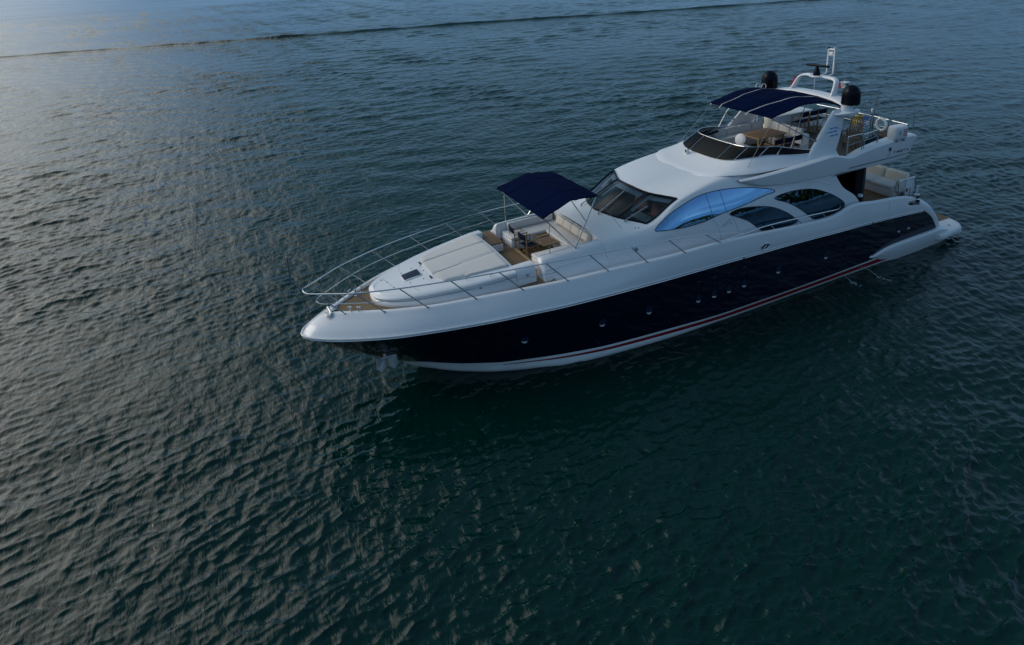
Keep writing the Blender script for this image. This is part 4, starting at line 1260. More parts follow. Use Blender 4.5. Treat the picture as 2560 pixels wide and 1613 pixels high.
for s in (1, -1):
    MB().box((3.2, s * 2.22, 2.88), (1.05, 0.22, 0.62), Matrix.Rotation(R(-8), 3, 'Y'), 0.10, seg=4).build('sofa_arm', vinyl, sf)
    MB().box((2.98, s * 2.36, 2.80), (0.62, 0.10, 0.9), None, 0.02).build('stair_panel', gel, yacht)
    MB().box((3.22, s * 2.415, 2.72), (0.09, 0.02, 0.14), None, 0.005).build('panel_socket', black, yacht)
    MB().tube([(3.88, s * 2.45, 2.4), (3.88, s * 2.45, 3.18), (3.76, s * 2.45, 3.28), (3.1, s * 2.45, 3.29), (2.85, s * 2.45, 3.25), (2.72, s * 2.45, 3.1), (2.68, s * 2.45, 2.45)], 0.024, 8, smooth=3).build('stair_rail', steel, yacht)
    MB().tube([(3.05, s * 2.46, 2.36), (3.05, s * 2.46, 2.80), (3.6, s * 2.46, 2.84)], 0.018, 8).build('stair_rail', steel, yacht)
# --- rails
def both(path):
    return [path, [(p[0], -p[1], p[2]) for p in path]]
top = [(29.31, 0, 4.02), (29.29, 0.13, 4.0), (29.20, 0.27, 3.985), (29.04, 0.385, 3.985), (28.5, 0.76, 4.005), (27.93, 1.135, 4.03), (26.65, 1.69, 4.075), (25.1, 2.14, 4.11), (23.55, 2.475, 4.13), (21.98, 2.745, 4.14), (20.4, 2.90, 4.10), (18.78, 3.02, 4.02), (17.2, 3.06, 3.92), (15.57, 3.10, 3.76), (14.5, 3.11, 3.56), (13.6, 3.11, 3.34)]
P = cr(top, 5)
rail = MB().tube(np.concatenate([P[::-1], (P * MIR)[1:]]), 0.022, 8).build('bow_rail', steel, yacht)
midr = [(28.95, 0, 3.54), (28.93, 0.10, 3.53), (28.86, 0.22, 3.52), (28.62, 0.43, 3.535), (27.5, 1.18, 3.60), (26.24, 1.755, 3.65), (24.7, 2.16, 3.685), (23.15, 2.49, 3.71), (21.55, 2.76, 3.72)]
P = cr(midr, 5)
MB().tube(np.concatenate([P[::-1], (P * MIR)[1:]]), 0.013, 6).build('mid_rail', steel, rail)
STN = [((28.19, 0.49, 3.08), (29.02, 0.40, 3.985)), ((27.09, 1.22, 3.16), (27.93, 1.135, 4.03)), ((25.83, 1.80, 3.22), (26.65, 1.69, 4.075)), ((24.3, 2.17, 3.25), (25.1, 2.14, 4.11)),
       ((22.75, 2.495, 3.28), (23.55, 2.475, 4.13)), ((21.19, 2.76, 3.30), (21.98, 2.745, 4.14)), ((19.66, 2.90, 3.31), (20.4, 2.90, 4.10)), ((18.13, 3.07, 3.31), (18.78, 3.02, 4.02)),
       ((16.55, 3.19, 3.31), (17.2, 3.06, 3.92)), ((14.95, 3.22, 3.33), (15.57, 3.10, 3.76))]
for a, b in STN:
    for s in (1, -1):
        m = MB().tube([(a[0], a[1] * s, a[2]), (b[0], b[1] * s, b[2])], 0.019, 8)
        m.lathe((a[0], a[1] * s, a[2] - 0.005), [(0.042, 0), (0.042, 0.012), (0.022, 0.03), (0, 0.03)], 12)
        m.build('stanchion', dark_steel, rail)
low = [(14.75, 3.21, 3.35), (14.2, 3.15, 3.36), (13.54, 3.12, 3.345), (12.87, 3.11, 3.385), (11.96, 3.11, 3.375), (10.86, 3.11, 3.32), (10.27, 3.10, 3.29), (9.36, 3.10, 3.235), (8.6, 3.09, 3.19), (8.3, 3.0, 3.2), (8.22, 2.8, 3.22)]
for p in both(low):
    lr = MB().tube(cr(p, 4), 0.026, 8).build('side_rail', steel, yacht)
    s = 1 if p[0][1] > 0 else -1
    for a, b in (((12.08, 3.22, 3.10), (12.32, 3.12, 3.37)), ((10.65, 3.22, 3.0), (10.92, 3.12, 3.32)), ((9.25, 3.21, 2.95), (9.5, 3.11, 3.24))):
        MB().tube([(a[0], a[1] * s, a[2]), (b[0], b[1] * s, b[2])], 0.018, 8).build('stanchion', dark_steel, lr)
# jackstaff on the pulpit
st = MB().tube([(29.33, 0, 4.03), (29.62, 0, 4.40), (29.615, 0, 5.25)], 0.021, 8)
st.lathe((29.615, 0, 5.24), [(0.035, 0), (0.035, 0.03), (0, 0.05)], 10)
st.build('jackstaff', dark_steel, yacht)
# bow fairlead and cleats
bf = MB().box((28.66, 0.17, 3.055), (0.22, 0.36, 0.03), None, 0.01)
bf.box((28.44, -0.12, 3.075), (0.24, 0.34, 0.03), None, 0.01)
bf.tube([(28.58, 0.28, 3.10), (28.60, 0.0, 3.12), (28.60, -0.22, 3.10)], 0.05, 10)
bf.build('bow_fairlead', steel, yacht)
def cleat(x, y, z, ang):
    q = Matrix.Rotation(ang, 3, 'Z')
    m = MB()
    for d in (-0.13, 0.13):
        f = Vector((x, y, z)) + q @ V(d * 0.8, 0, 0)
        t = Vector((x, y, z)) + q @ V(d * 1.15, 0, 0.24)
        m.tube([f, t], 0.024, 8)
        m.tube([t + q @ V(-0.07, 0, 0), t + q @ V(0.07, 0, 0)], 0.03, 8)
    m.box((x, y, z), (0.42, 0.10, 0.03), q, 0.01)
    m.tube([Vector((x, y, z + 0.04)) + q @ V(-0.12, 0, 0), Vector((x, y, z + 0.04)) + q @ V(0.12, 0, 0)], 0.02, 8)
    m.build('mooring_cleat', steel, yacht)
cleat(27.90, 0.60, 3.05, R(-33))
cleat(27.90, -0.60, 3.05, R(33))
cleat(27.45, -0.72, 3.05, R(33))
# --- forward cockpit awning
AW = [[(21.57, y, 5.36 + 0.02 * (1 - (y / 1.88) ** 2)) for y in (0, 0.65, 1.3, 1.86)], [(21.2, y, 5.475 + 0.035 * (1 - (y / 1.84) ** 2)) for y in (0, 0.65, 1.3, 1.83)],
      [(20.36, y, 5.73 + 0.045 * (1 - (y / 1.8) ** 2)) for y in (0, 0.65, 1.25, 1.74)], [(19.8, y, 5.68 + 0.04 * (1 - (y / 1.74) ** 2)) for y in (0, 0.6, 1.2, 1.70)], [(19.24, y, 5.625 + 0.03 * (1 - (y / 1.7) ** 2)) for y in (0, 0.6, 1.2, 1.66)]]
G = full(loft(AW, 5, 5, lin_u=True))
rngn = np.random.default_rng(3)
G[:, :, 2] += 0.014 * np.sin(G[:, :, 0] * 9 + G[:, :, 1] * 3) * np.sin(G[:, :, 1] * 4.3 + 1) + 0.006 * np.sin(G[:, :, 0] * 21 - G[:, :, 1] * 6)
m = MB().grid(G)
for edge in (G[0], G[-1], G[:, 0], G[:, -1]):
    dr = edge.copy(); dr[:, 2] -= 0.05
    m.grid(np.array([edge, dr]))
awning = m.build('awning_canvas', canvas, yacht, 45)
sol = awning.modifiers.new('solid', 'SOLIDIFY'); sol.thickness = 0.012; sol.offset = -1
for s in (1, -1):
    fr = MB().tube([(20.33, 1.85 * s, 3.93), (21.52, 1.85 * s, 5.31)], 0.02, 8)
    fr.tube([(20.33, 1.85 * s, 3.93), (19.30, 1.65 * s, 5.58)], 0.024, 8)
    fr.tube([(20.36, 1.73 * s, 5.68), (19.80, 1.75 * s, 4.78)], 0.016, 8)
    fr.lathe((20.33, 1.85 * s, 3.91), [(0.05, 0), (0.05, 0.02), (0, 0.04)], 12)
    aw = fr.build('awning_frame', steel, yacht)
    MB().tube([(21.32, 1.80 * s, 3.90), (21.31, 1.82 * s, 5.02)], 0.014, 8).build('awning_post', steel, aw)
    h = HBVH.ray_cast(Vector((18.25, 1.62 * s, 20)), Vector((0, 0, -1)))[0]
    MB().tube([(19.27, 1.64 * s, 5.56), h], 0.008, 6).build('awning_strap', grey, aw)
for j_ in (8, 22):
    q = G[:, j_].copy(); q[:, 2] += 0.005
    MB().tube(q, 0.007, 5).build('canvas_seam', cloth_navy, awning)
for k_, row in enumerate((G[0], G[10], G[-1])):
    q = row.copy(); q[:, 2] -= 0.045; q[:, 0] += (-0.04, 0, 0.04)[k_]
    MB().tube(q, 0.014, 6).build('awning_bow', dark_steel, awning)

strap_mat = pmat('grey_webbing', (0.42, 0.43, 0.46), 0.8)
# --- flybridge awning with its two white webbing straps
FA = []
for x, ze, ye, cam_ in ((11.9, 7.18, 0.0, 0.0), (11.22, 7.21, 1.79, 0.13), (10.4, 7.385, 1.82, 0.12), (9.45, 7.53, 1.84, 0.11), (8.7, 7.51, 1.88, 0.12), (8.0, 7.38, 1.93, 0.14), (7.25, 7.10, 1.97, 0.22)):
    if ye == 0: continue
    FA.append([(x + lin(y, [0, 1.79], [0.42 if x > 11 else (0.25 if x > 10 else 0.0), 0]) - (0.10 * (1 - (y / ye)) if x < 7.4 else 0), y, ze + cam_ * (1 - (y / ye) ** 2)) for y in (0, ye * 0.3, ye * 0.6, ye * 0.85, ye)])
GA = full(loft(FA, 5, 4))
GA[:, :, 2] += 0.016 * np.sin(GA[:, :, 0] * 5 + GA[:, :, 1] * 2) * np.sin(GA[:, :, 1] * 3.4 + 1) + 0.006 * np.sin(GA[:, :, 0] * 17 + GA[:, :, 1] * 7)
m = MB().grid(GA)
for edge in (GA[0], GA[-1], GA[:, 0], GA[:, -1]):
    dr = edge.copy(); dr[:, 2] -= 0.05
    m.grid(np.array([edge, dr]))
fawn = m.build('flybridge_awning', canvas, yacht, 45)
sol = fawn.modifiers.new('solid', 'SOLIDIFY'); sol.thickness = 0.012; sol.offset = -1
for j_ in (6, 12, 20, 26):
    q = GA[:, j_].copy(); q[:, 2] += 0.006
    MB().tube(q, 0.007, 5).build('canvas_seam', cloth_navy, fawn)
FB = BVHTree.FromPolygons([v.co[:] for v in fawn.data.vertices], [p.vertices[:] for p in fawn.data.polygons])
for s in (1, -1):
    g = []
    for x in np.linspace(11.62, 7.3, 26):
        yc = lin(x, [7.3, 11.7], [1.22, 0.76]) * s
        r_ = []
        for d in (-0.024, 0.024):
            h = FB.ray_cast(Vector((x, yc + d, 20)), Vector((0, 0, -1)))
            r_.append((h[0] + V(0, 0, 0.012)) if h[0] is not None else V(x, yc + d, 7.2))
        g.append([tuple(p) for p in r_])
    MB().grid(np.array(g)).build('awning_strap', strap_mat, fawn)
    fr = MB()
    fr.tube([(9.30, 2.33 * s, 6.05), (11.16, 1.79 * s, 7.15)], 0.022, 8)               # from the arch leg forward to the front corner
    fr.tube([(9.42, 1.83 * s, 7.45), (10.05, 2.02 * s, 6.55), (10.42, 2.12 * s, 5.85)], 0.020, 8)
    fr.tube([(9.30, 2.33 * s, 6.02), (10.25, 2.14 * s, 5.80)], 0.014, 8)
    fr.lathe((9.28, 2.35 * s, 6.05), [(0.05, -0.03), (0.05, 0.03), (0, 0.03)], 12, axis=(0, 1, 0))
    fr.build('awning_frame', dark_steel, yacht)
    MB().tube([(11.10, 1.78 * s, 7.12), (12.7, 2.13 * s, 5.50)], 0.009, 6).build('awning_stay', grey, yacht)
for i, d_ in ((0, -0.05), (15, 0), (len(GA) - 1, 0.05)):
    q = GA[i].copy(); q[:, 2] -= 0.045; q[:, 0] += d_
    MB().tube(q, 0.013, 6).build('awning_bow', dark_steel, fawn)
# --- flybridge furniture that is built in
fs = MB().box((9.2, -1.95, 5.12), (3.0, 0.62, 0.44), None, 0.05).build('flybridge_sofa', gel, yacht)
MB().box((9.2, -1.92, 5.39), (3.0, 0.66, 0.14), None, 0.05, seg=3).build('sofa_cushion', vinyl, fs)
for i in range(4):
    MB().box((8.1 + 0.75 * i, -2.10, 5.60), (0.74, 0.17, 0.40), Matrix.Rotation(R(8), 3, 'X'), 0.07, seg=3).build('sofa_backrest', vinyl, fs)
MB().box((7.75, -0.95, 5.12), (0.62, 2.2, 0.44), None, 0.05).build('sofa_base', gel, fs)
MB().box((7.78, -0.85, 5.39), (0.62, 2.1, 0.14), None, 0.05, seg=3).build('sofa_cushion', vinyl, fs)
for i in range(3):
    MB().box((7.52, -1.55 + 0.66 * i, 5.62), (0.17, 0.65, 0.40), Matrix.Rotation(R(-8), 3, 'Y'), 0.07, seg=3).build('sofa_backrest', vinyl, fs)
MB().box((8.0, 0.45, 5.32), (0.5, 0.5, 0.85), None, 0.05, seg=3).build('cool_box_seat', gel, yacht)
hc = MB().box((11.35, 0.55, 5.33), (0.75, 1.1, 0.86), Matrix.Rotation(R(-6), 3, 'Y'), 0.10, seg=3).build('helm_console', gel, yacht)
MB().box((11.75, 0.0, 5.40), (0.9, 3.0, 0.10), Matrix.Rotation(R(10), 3, 'Y'), 0.04, seg=2).build('console_dash', gel, hc)
cv = MB().lathe((11.42, 0.36, 6.05), [(0.0, -0.06), (0.15, -0.055), (0.225, -0.03), (0.245, 0.01), (0.20, 0.05), (0.10, 0.065), (0, 0.065)], 22, axis=(0.9, 0.25, 0.30)).build('covered_wheel', vinyl, hc)
MB().box((11.2, -1.55, 5.42), (1.1, 0.9, 0.10), None, 0.04).build('sun_lounge', vinyl, yacht)
MB().box((11.25, -1.72, 5.88), (0.7, 0.45, 0.10), Matrix.Rotation(R(6), 3, 'Y'), 0.045, seg=3).build('console_cover', black, yacht)
bar = MB().box((6.2, -2.12, 5.42), (2.3, 0.56, 1.04), None, 0.04, seg=2).build('bar_counter', gel, yacht)
MB().box((6.15, -2.05, 5.955), (2.45, 0.78, 0.06), None, 0.025).build('counter_top', white_plastic, bar)
MB().box((7.365, -2.12, 5.55), (0.02, 0.42, 0.62), None, 0.006).build('cabinet_door', vinyl_cream, bar)
for s in (1, -1):
    for zz in (5.35, 5.60):
        pass
MB().tube([(5.8, -2.2, 5.98), (5.8, -2.2, 6.22), (5.8, -2.05, 6.25), (5.8, -2.02, 6.15)], 0.016, 8, smooth=2).build('bar_tap', steel, bar)
for x in (7.7, 7.9):
    MB().tube([(x, -2.48, 5.4), (x, -2.48, 6.02)], 0.022, 8).build('bar_post', vinyl, yacht)
# --- rails round the after part of the flybridge
def rail_run(path, posts, name='flybridge_rail', mid=None, r=0.022):
    o = MB().tube(path, r, 8, smooth=3).build(name, steel, yacht)
    for (a, b) in posts:
        MB().tube([a, b], 0.017, 8).build('rail_post', dark_steel, o)
    if mid:
        MB().tube(mid, 0.012, 6).build('rail_bar', dark_steel, o)
    return o
def wing_top(x, s, inset):
    h = WB.ray_cast(Vector((x, (lin(x, [3.4, 9], [2.8, 2.85]) - inset) * s, 20)), Vector((0, 0, -1)))[0]
    return h
for s in (1, -1):
    y = 2.68 * s
    rail_run([(7.80, y, 5.22), (7.78, y, 5.95), (7.70, y, 6.05), (6.95, y, 6.05)], [((6.92, y, 5.34), (6.93, y, 6.05))], mid=[(7.79, y, 5.68), (6.92, y, 5.74)])
    rail_run([(6.80, y, 5.36), (6.78, y, 5.93), (6.70, y, 6.02), (5.9, y * 0.97, 6.02)], [((5.86, y * 0.96, 5.46), (5.88, y * 0.97, 6.02)), ((5.72, y * 0.94, 5.46), (5.74, y * 0.95, 6.0))], mid=[(6.79, y, 5.72), (5.87, y * 0.97, 5.76)])
rail_run([(3.82, -2.4, 5.94), (3.8, -1.2, 5.95), (3.8, 0.70, 5.95)], [((3.8, yy, 4.9), (3.8, yy, 5.95)) for yy in (-2.4, -1.2, 0.04, 0.16, 0.66)], mid=[(3.82, -2.4, 5.55), (3.8, 0.68, 5.55)])
rail_run([(3.8, 0.80, 5.95), (3.8, 1.55, 5.93), (3.8, 1.62, 5.88)], [((3.8, yy, 4.9), (3.8, yy, 5.94)) for yy in (0.80, 1.58)], mid=[(3.8, 0.80, 5.55), (3.8, 1.58, 5.55)])
rail_run([(3.8, 1.72, 5.92), (3.8, 2.48, 5.90)], [((3.8, yy, 4.9), (3.8, yy, 5.91)) for yy in (1.72, 2.22, 2.44)], mid=[(3.8, 1.72, 5.55), (3.8, 2.46, 5.53)])
for p in ([(3.8, 0.74, 5.35), (3.79, 0.80, 6.3), (3.77, 0.93, 7.25)], [(3.6, 2.62, 5.45), (3.59, 2.60, 6.2), (3.57, 2.58, 7.05)], [(5.4, -2.7, 5.45), (5.4, -2.7, 6.6), (5.4, -2.7, 7.3)]):
    MB().tube(p, [0.022, 0.016, 0.010], 8).build('whip_antenna', dark_steel, yacht)
MB().lathe((3.82, 0.70, 6.12), [(0.035, 0), (0.05, 0.04), (0.05, 0.12), (0.03, 0.17), (0, 0.17)], 12).build('stern_light', white_plastic, yacht)
for x, y, z, hgt in ((8.1, -2.0, 7.35, 0.22), (7.75, -2.0, 7.33, 0.18)):
    MB().tube([(x, y, z - 0.1), (x, y, z + hgt), (x + 0.12, y, z + hgt + 0.05), (x + 0.24, y, z + hgt), (x + 0.24, y, z - 0.1)], 0.018, 8, smooth=3).build('horn', white_plastic, arch)
MB().tube([(6.6, -0.25, 7.38), (6.6, -0.25, 7.9), (6.6, -0.31, 7.95)], 0.010, 6).build('gps_stub', white_plastic, arch)
# lettering and badge on the tail fin
def fin_pt(x, z, s, off=0.006):
    h = WB.ray_cast(Vector((x, 20 * s, z)), Vector((0, -s, 0)))
    return h[0] + V(0, off * s, 0)
for s in (1, -1):
    bx = MB().poly([fin_pt(a, b, s) for a, b in ((5.52, 5.10), (5.34, 5.10), (5.36, 5.24), (5.50, 5.24))]).build('badge', ink, wing)
    MB().tube([fin_pt(5.56, 4.93, s), fin_pt(5.52, 4.89, s), fin_pt(5.45, 4.92, s), fin_pt(5.42, 5.00, s), fin_pt(5.42, 5.10, s)], 0.014, 6).build('badge_tail', dark_steel, bx)
GLY = {'T': [[(0, 1), (1, 1)], [(.5, 1), (.5, 0)]], 'W': [[(0, 1), (.25, 0), (.5, .8), (.75, 0), (1, 1)]], 'N': [[(0, 0), (0, 1), (1, 0), (1, 1)]], 'C': [[(1, .85), (.7, 1), (.2, .95), (0, .5), (.2, .05), (.7, 0), (1, .15)]],
       'Y': [[(0, 1), (.5, .5), (1, 1)], [(.5, .5), (.5, 0)]], 'A': [[(0, 0), (.5, 1), (1, 0)], [(.2, .4), (.8, .4)]], 'I': [[(.5, 0), (.5, 1)]]}
for s in (1, -1):
    x = 5.18 if s > 0 else 4.18
    for ch in 'T WNCY A':
        if ch != ' ':
            m = MB()
            for stroke in GLY[ch]:
                pts = [fin_pt(x - s * a * 0.105, 4.925 + 0.10 * b + 0.002, s, 0.004) for a, b in stroke]
                m.tube(pts, 0.011, 5)
            m.build('tail_lettering', ink, wing)
        x -= s * (0.145 if ch != ' ' else 0.06)
# ------------------------------------------------------------------ loose things on board
# director's chairs: wood frame with navy canvas back and seat; local frame faces +x, base at z = 0
def director_chair(name, tall=False):
    root = empty(name)
    sh = 0.46 if not tall else 0.74
    bh = 0.92 if not tall else 1.22
    w, d = 0.54, 0.46
    for s in (1, -1):
        y = s * w / 2
        MB().tube([(-d / 2, y, 0.0), (-d / 2 - 0.02, y, sh), (-d / 2 - 0.04, y, bh)], 0.019, 6).build('back_post', wood_chair, root)
        MB().tube([(d / 2, y, 0.0), (d / 2, y, sh + 0.2)], 0.019, 6).build('front_leg', wood_chair, root)
        MB().box((0.0, y, sh + 0.21), (d + 0.10, 0.06, 0.028), None, 0.008).build('armrest', wood_chair, root)
        MB().box((0, y, 0.05), (d + 0.06, 0.03, 0.04), None, 0.006).build('floor_rail', wood_chair, root)
        MB().tube([(-d / 2, y, sh - 0.02), (d / 2, y, sh - 0.02)], 0.016, 6).build('seat_rail', wood_chair, root)
    for x in (-d / 2 + 0.03, d / 2 - 0.03):
        m = MB().tube([(x, -w / 2, 0.07), (x, w / 2, sh - 0.03)], 0.014, 6)
        m.tube([(x + 0.02, w / 2, 0.07), (x + 0.02, -w / 2, sh - 0.03)], 0.014, 6)
        m.build('cross_brace', wood_chair, root)
    if tall:
        MB().tube([(d / 2, -w / 2, 0.28), (d / 2, w / 2, 0.28)], 0.017, 6).build('foot_rest', wood_chair, root)
    g = [[(x, y, sh - 0.018 * (1 - (2 * y / w) ** 2)) for y in np.linspace(-w / 2, w / 2, 7)] for x in np.linspace(-d / 2 + 0.02, d / 2, 4)]
    o = MB().grid(np.array(g)).build('seat', cloth_navy, root)
    so = o.modifiers.new('solid', 'SOLIDIFY'); so.thickness = 0.012
    g = [[(-d / 2 - 0.035 - 0.03 * (1 - (2 * y / w) ** 2), y, z + 0.012 * (2 * y / w) ** 2) for y in np.linspace(-w / 2 - 0.012, w / 2 + 0.012, 7)] for z in (bh - 0.22, bh - 0.1, bh)]
    o = MB().grid(np.array(g)).build('backrest', cloth_navy, root)
    so = o.modifiers.new('solid', 'SOLIDIFY'); so.thickness = 0.014
    return root
chair = director_chair('director_chair')
CH = [((21.17, -1.02, 3.08), R(180 - 4), "director's chair on the foredeck, farther from the viewer, navy canvas on wood"),
      ((21.14, -0.22, 3.08), R(180 + 6), "director's chair on the foredeck, nearer the viewer, its blue seat in full view"),
      ((9.62, 0.48, 4.90), R(-88), "flybridge director's chair nearest the helm console, at the table's near side"),
      ((9.05, 0.50, 4.90), R(-92), "middle director's chair of three at the near side of the flybridge table"),
      ((8.48, 0.46, 4.90), R(-84), "flybridge director's chair beside the white cool box, at the table's aft end")]
for i, (loc, rz, lab) in enumerate(CH):
    o = chair if i == 0 else copy_tree(chair)
    o.location = loc
    o.rotation_euler = (0, 0, rz)
    tag(o, lab, 'chair', "director's chairs with navy canvas")
stool = director_chair('bar_stool', True)
for i, (x, y, a, lab) in enumerate(((6.08, -1.38, -90, 'tall canvas bar stool at the flybridge bar, closest to the bow'), (5.50, -1.36, -88, 'tall canvas bar stool at the flybridge bar, middle one of three'), (4.92, -1.36, -93, 'tall canvas bar stool at the flybridge bar, closest to the stern'))):
    o = stool if i == 0 else copy_tree(stool)
    o.location = (x, y, 4.9)
    o.rotation_euler = (0, 0, R(a))
    tag(o, lab, 'bar stool', 'bar stools at the flybridge bar')
# tables
def table(name, lx, ly, hgt, top_t, loc, rz, lab, group=None, legs='pedestal'):
    root = empty(name, loc, rz)
    t = MB().box((0, 0, hgt - top_t / 2), (lx, ly, top_t), None, 0.015).build('table_top', teak_table, root)
    m = MB()
    for (cx_, cy_, sx, sy) in ((0, ly / 2 - 0.025, lx + 0.002, 0.055), (0, -ly / 2 + 0.025, lx + 0.002, 0.055), (lx / 2 - 0.025, 0, 0.055, ly - 0.1), (-lx / 2 + 0.025, 0, 0.055, ly - 0.1)):
        m.box((cx_, cy_, hgt - top_t / 2 + 0.003), (sx, sy, top_t + 0.004), None, 0.006)
    m.build('table_edge', teak_pale, root)
    if legs == 'pedestal':
        MB().lathe((0, 0, 0), [(0.18, 0), (0.18, 0.02), (0.05, 0.05), (0.05, hgt - top_t), (0, hgt - top_t)], 18).build('pedestal', steel, root)
    else:
        for sx in (1, -1):
            for sy in (1, -1):
                MB().box((sx * (lx / 2 - 0.12), sy * (ly / 2 - 0.12), (hgt - top_t) / 2), (0.07, 0.07, hgt - top_t), None, 0.008).build('leg', wood_chair, root)
    return tag(root, lab, 'table', group)
table('cockpit_table', 0.56, 0.62, 0.46, 0.045, (20.33, -0.86, 3.08), R(2), 'small teak table on the foredeck, farther one beside the far settee', 'teak tables in the forward cockpit')
table('cockpit_table', 0.66, 0.60, 0.44, 0.045, (20.42, -0.10, 3.08), R(2), 'small teak table on the foredeck, nearer one before the two chairs', 'teak tables in the forward cockpit')
table('dining_table', 1.72, 1.12, 0.75, 0.05, (8.93, -0.82, 4.90), R(1), 'long teak dining table on the flybridge under the upper awning', legs='four')

# teak steamer chairs; local frame: sitter faces +x, base at z = 0
def deck_chair(name, cushion, tilt=-44):
    root = empty(name)
    def bk(d, y=0.0, o=0.0):                        # a point on the backrest, d metres up from its hinge
        t = R(-tilt)
        return (-0.24 - d * math.sin(t) - o * math.cos(t), y, 0.37 + d * math.cos(t) - o * math.sin(t))
    w = 0.58
    for s in (1, -1):
        y = s * w / 2
        MB().box((0.25, y, 0.30), (1.15, 0.035, 0.05), Matrix.Rotation(R(7), 3, 'Y'), 0.006).build('side_rail', wood_dark, root)
        MB().tube([(0.62, y, 0.0), (-0.10, y, 0.52)], 0.022, 6).build('front_leg', wood_dark, root)
        MB().tube([(-0.42, y, 0.0), (0.30, y, 0.50)], 0.022, 6).build('rear_leg', wood_dark, root)
        MB().box((0.0, y * 1.08, 0.55), (0.62, 0.06, 0.03), None, 0.01).build('armrest', wood_dark, root)
        MB().box(bk(0.37, y * 0.92, 0.01), (0.045, 0.04, 0.80), Matrix.Rotation(R(tilt), 3, 'Y'), 0.006).build('back_stile', wood_dark, root)
        MB().tube([(1.30, y * 0.9, 0.0), (0.95, y * 0.9, 0.26)], 0.02, 6).build('foot_leg', wood_dark, root)
        MB().tube([(0.92, y * 0.9, 0.0), (1.30, y * 0.9, 0.24)], 0.02, 6).build('foot_leg', wood_dark, root)
    m = MB()
    for k in range(7):
        m.box(bk(0.37, (k - 3) * 0.072), (0.018, 0.046, 0.78), Matrix.Rotation(R(tilt), 3, 'Y'), 0.004)
    m.build('back_slats', wood_dark, root)
    MB().box(bk(0.77), (0.03, w, 0.08), Matrix.Rotation(R(tilt), 3, 'Y'), 0.01).build('top_rail', wood_dark, root)
    m = MB()
    for k in range(7):
        m.box((-0.2 + k * 0.10, 0, 0.36 - (k - 3) * 0.011), (0.07, w - 0.04, 0.016), Matrix.Rotation(R(7), 3, 'Y'), 0.004)
    m.build('seat_slats', wood_dark, root)
    m = MB()
    for k in range(7):
        m.box((0.62 + k * 0.11, 0, 0.29 - k * 0.004), (0.075, w - 0.06, 0.016), None, 0.004)
    m.build('foot_slats', wood_dark, root)
    if cushion == 'foot':
        g = [[(x, y, z) for y in np.linspace(-w / 2 + 0.02, w / 2 - 0.02, 3)] for x, z in ((0.2, 0.42), (0.5, 0.44), (0.85, 0.40), (1.15, 0.34), (1.36, 0.22), (1.40, 0.04))]
        o = MB().grid(np.array([cr(np.array(g)[:, j], 3) for j in range(3)]).transpose(1, 0, 2)).build('navy_cushion', cloth_navy, root)
        so = o.modifiers.new('solid', 'SOLIDIFY'); so.thickness = 0.07
    if cushion == 'full':
        g = [[(x, y, z) for y in np.linspace(-w / 2 + 0.02, w / 2 - 0.02, 3)] for x, z in (bk(0.78, 0, -0.05)[::2], bk(0.4, 0, -0.05)[::2], (-0.20, 0.46), (0.1, 0.42), (0.5, 0.37), (0.9, 0.33), (1.3, 0.31))]
        o = MB().grid(np.array([cr(np.array(g)[:, j], 3) for j in range(3)]).transpose(1, 0, 2)).build('navy_cushion', cloth_navy, root)
        so = o.modifiers.new('solid', 'SOLIDIFY'); so.thickness = 0.07
    return root
o = deck_chair('steamer_chair', None)
o.location, o.rotation_euler = (4.80, 0.62, 4.905), (0, 0, R(30))
tag(o, 'bare teak steamer chair with a slatted back, under the flag on the flybridge', 'deck chair', 'teak steamer chairs')
o = deck_chair('steamer_chair', 'foot', -78)
o.location, o.rotation_euler = (4.35, 1.70, 4.905), (0, 0, R(14))
tag(o, 'teak steamer chair laid flat with a navy cushion over its foot, behind the near rail', 'deck chair', 'teak steamer chairs')
o = deck_chair('steamer_chair', 'full')
o.location, o.rotation_euler = (4.95, -0.35, 4.905), (0, 0, R(30))
tag(o, 'teak steamer chair with full navy cushion, half hidden behind the arch leg', 'deck chair', 'teak steamer chairs')

# life ring on the after rail
ring = [(3.74 + 0.0 * t, 1.27 + 0.245 * math.cos(t), 5.66 + 0.27 * math.sin(t)) for t in np.linspace(0, 2 * math.pi, 37)[:-1]]
lr_ = empty('life_ring', (3.8, 1.27, 5.66))
o = MB().tube([(p[0] + 0.13 - 3.8, p[1] - 1.27, p[2] - 5.66) for p in ring], 0.062, 12, closed=True).build('ring_body', white_plastic, lr_)
for a in (45, 135, 225, 315):
    t = R(a)
    arc = [(0.07, 0.245 * math.cos(t + d), 0.27 * math.sin(t + d)) for d in (-0.12, 0.0, 0.12)]
    MB().tube(arc, 0.066, 12).build('ring_band', vinyl, lr_)
MB().tube([(0.07, 0.30 * math.cos(t), 0.325 * math.sin(t)) for t in np.linspace(0, 2 * math.pi, 25)[:-1]], 0.009, 6, closed=True).build('grab_line', vinyl, lr_)
tag(lr_, 'white life ring hanging on the stern rail of the flybridge', 'life ring')
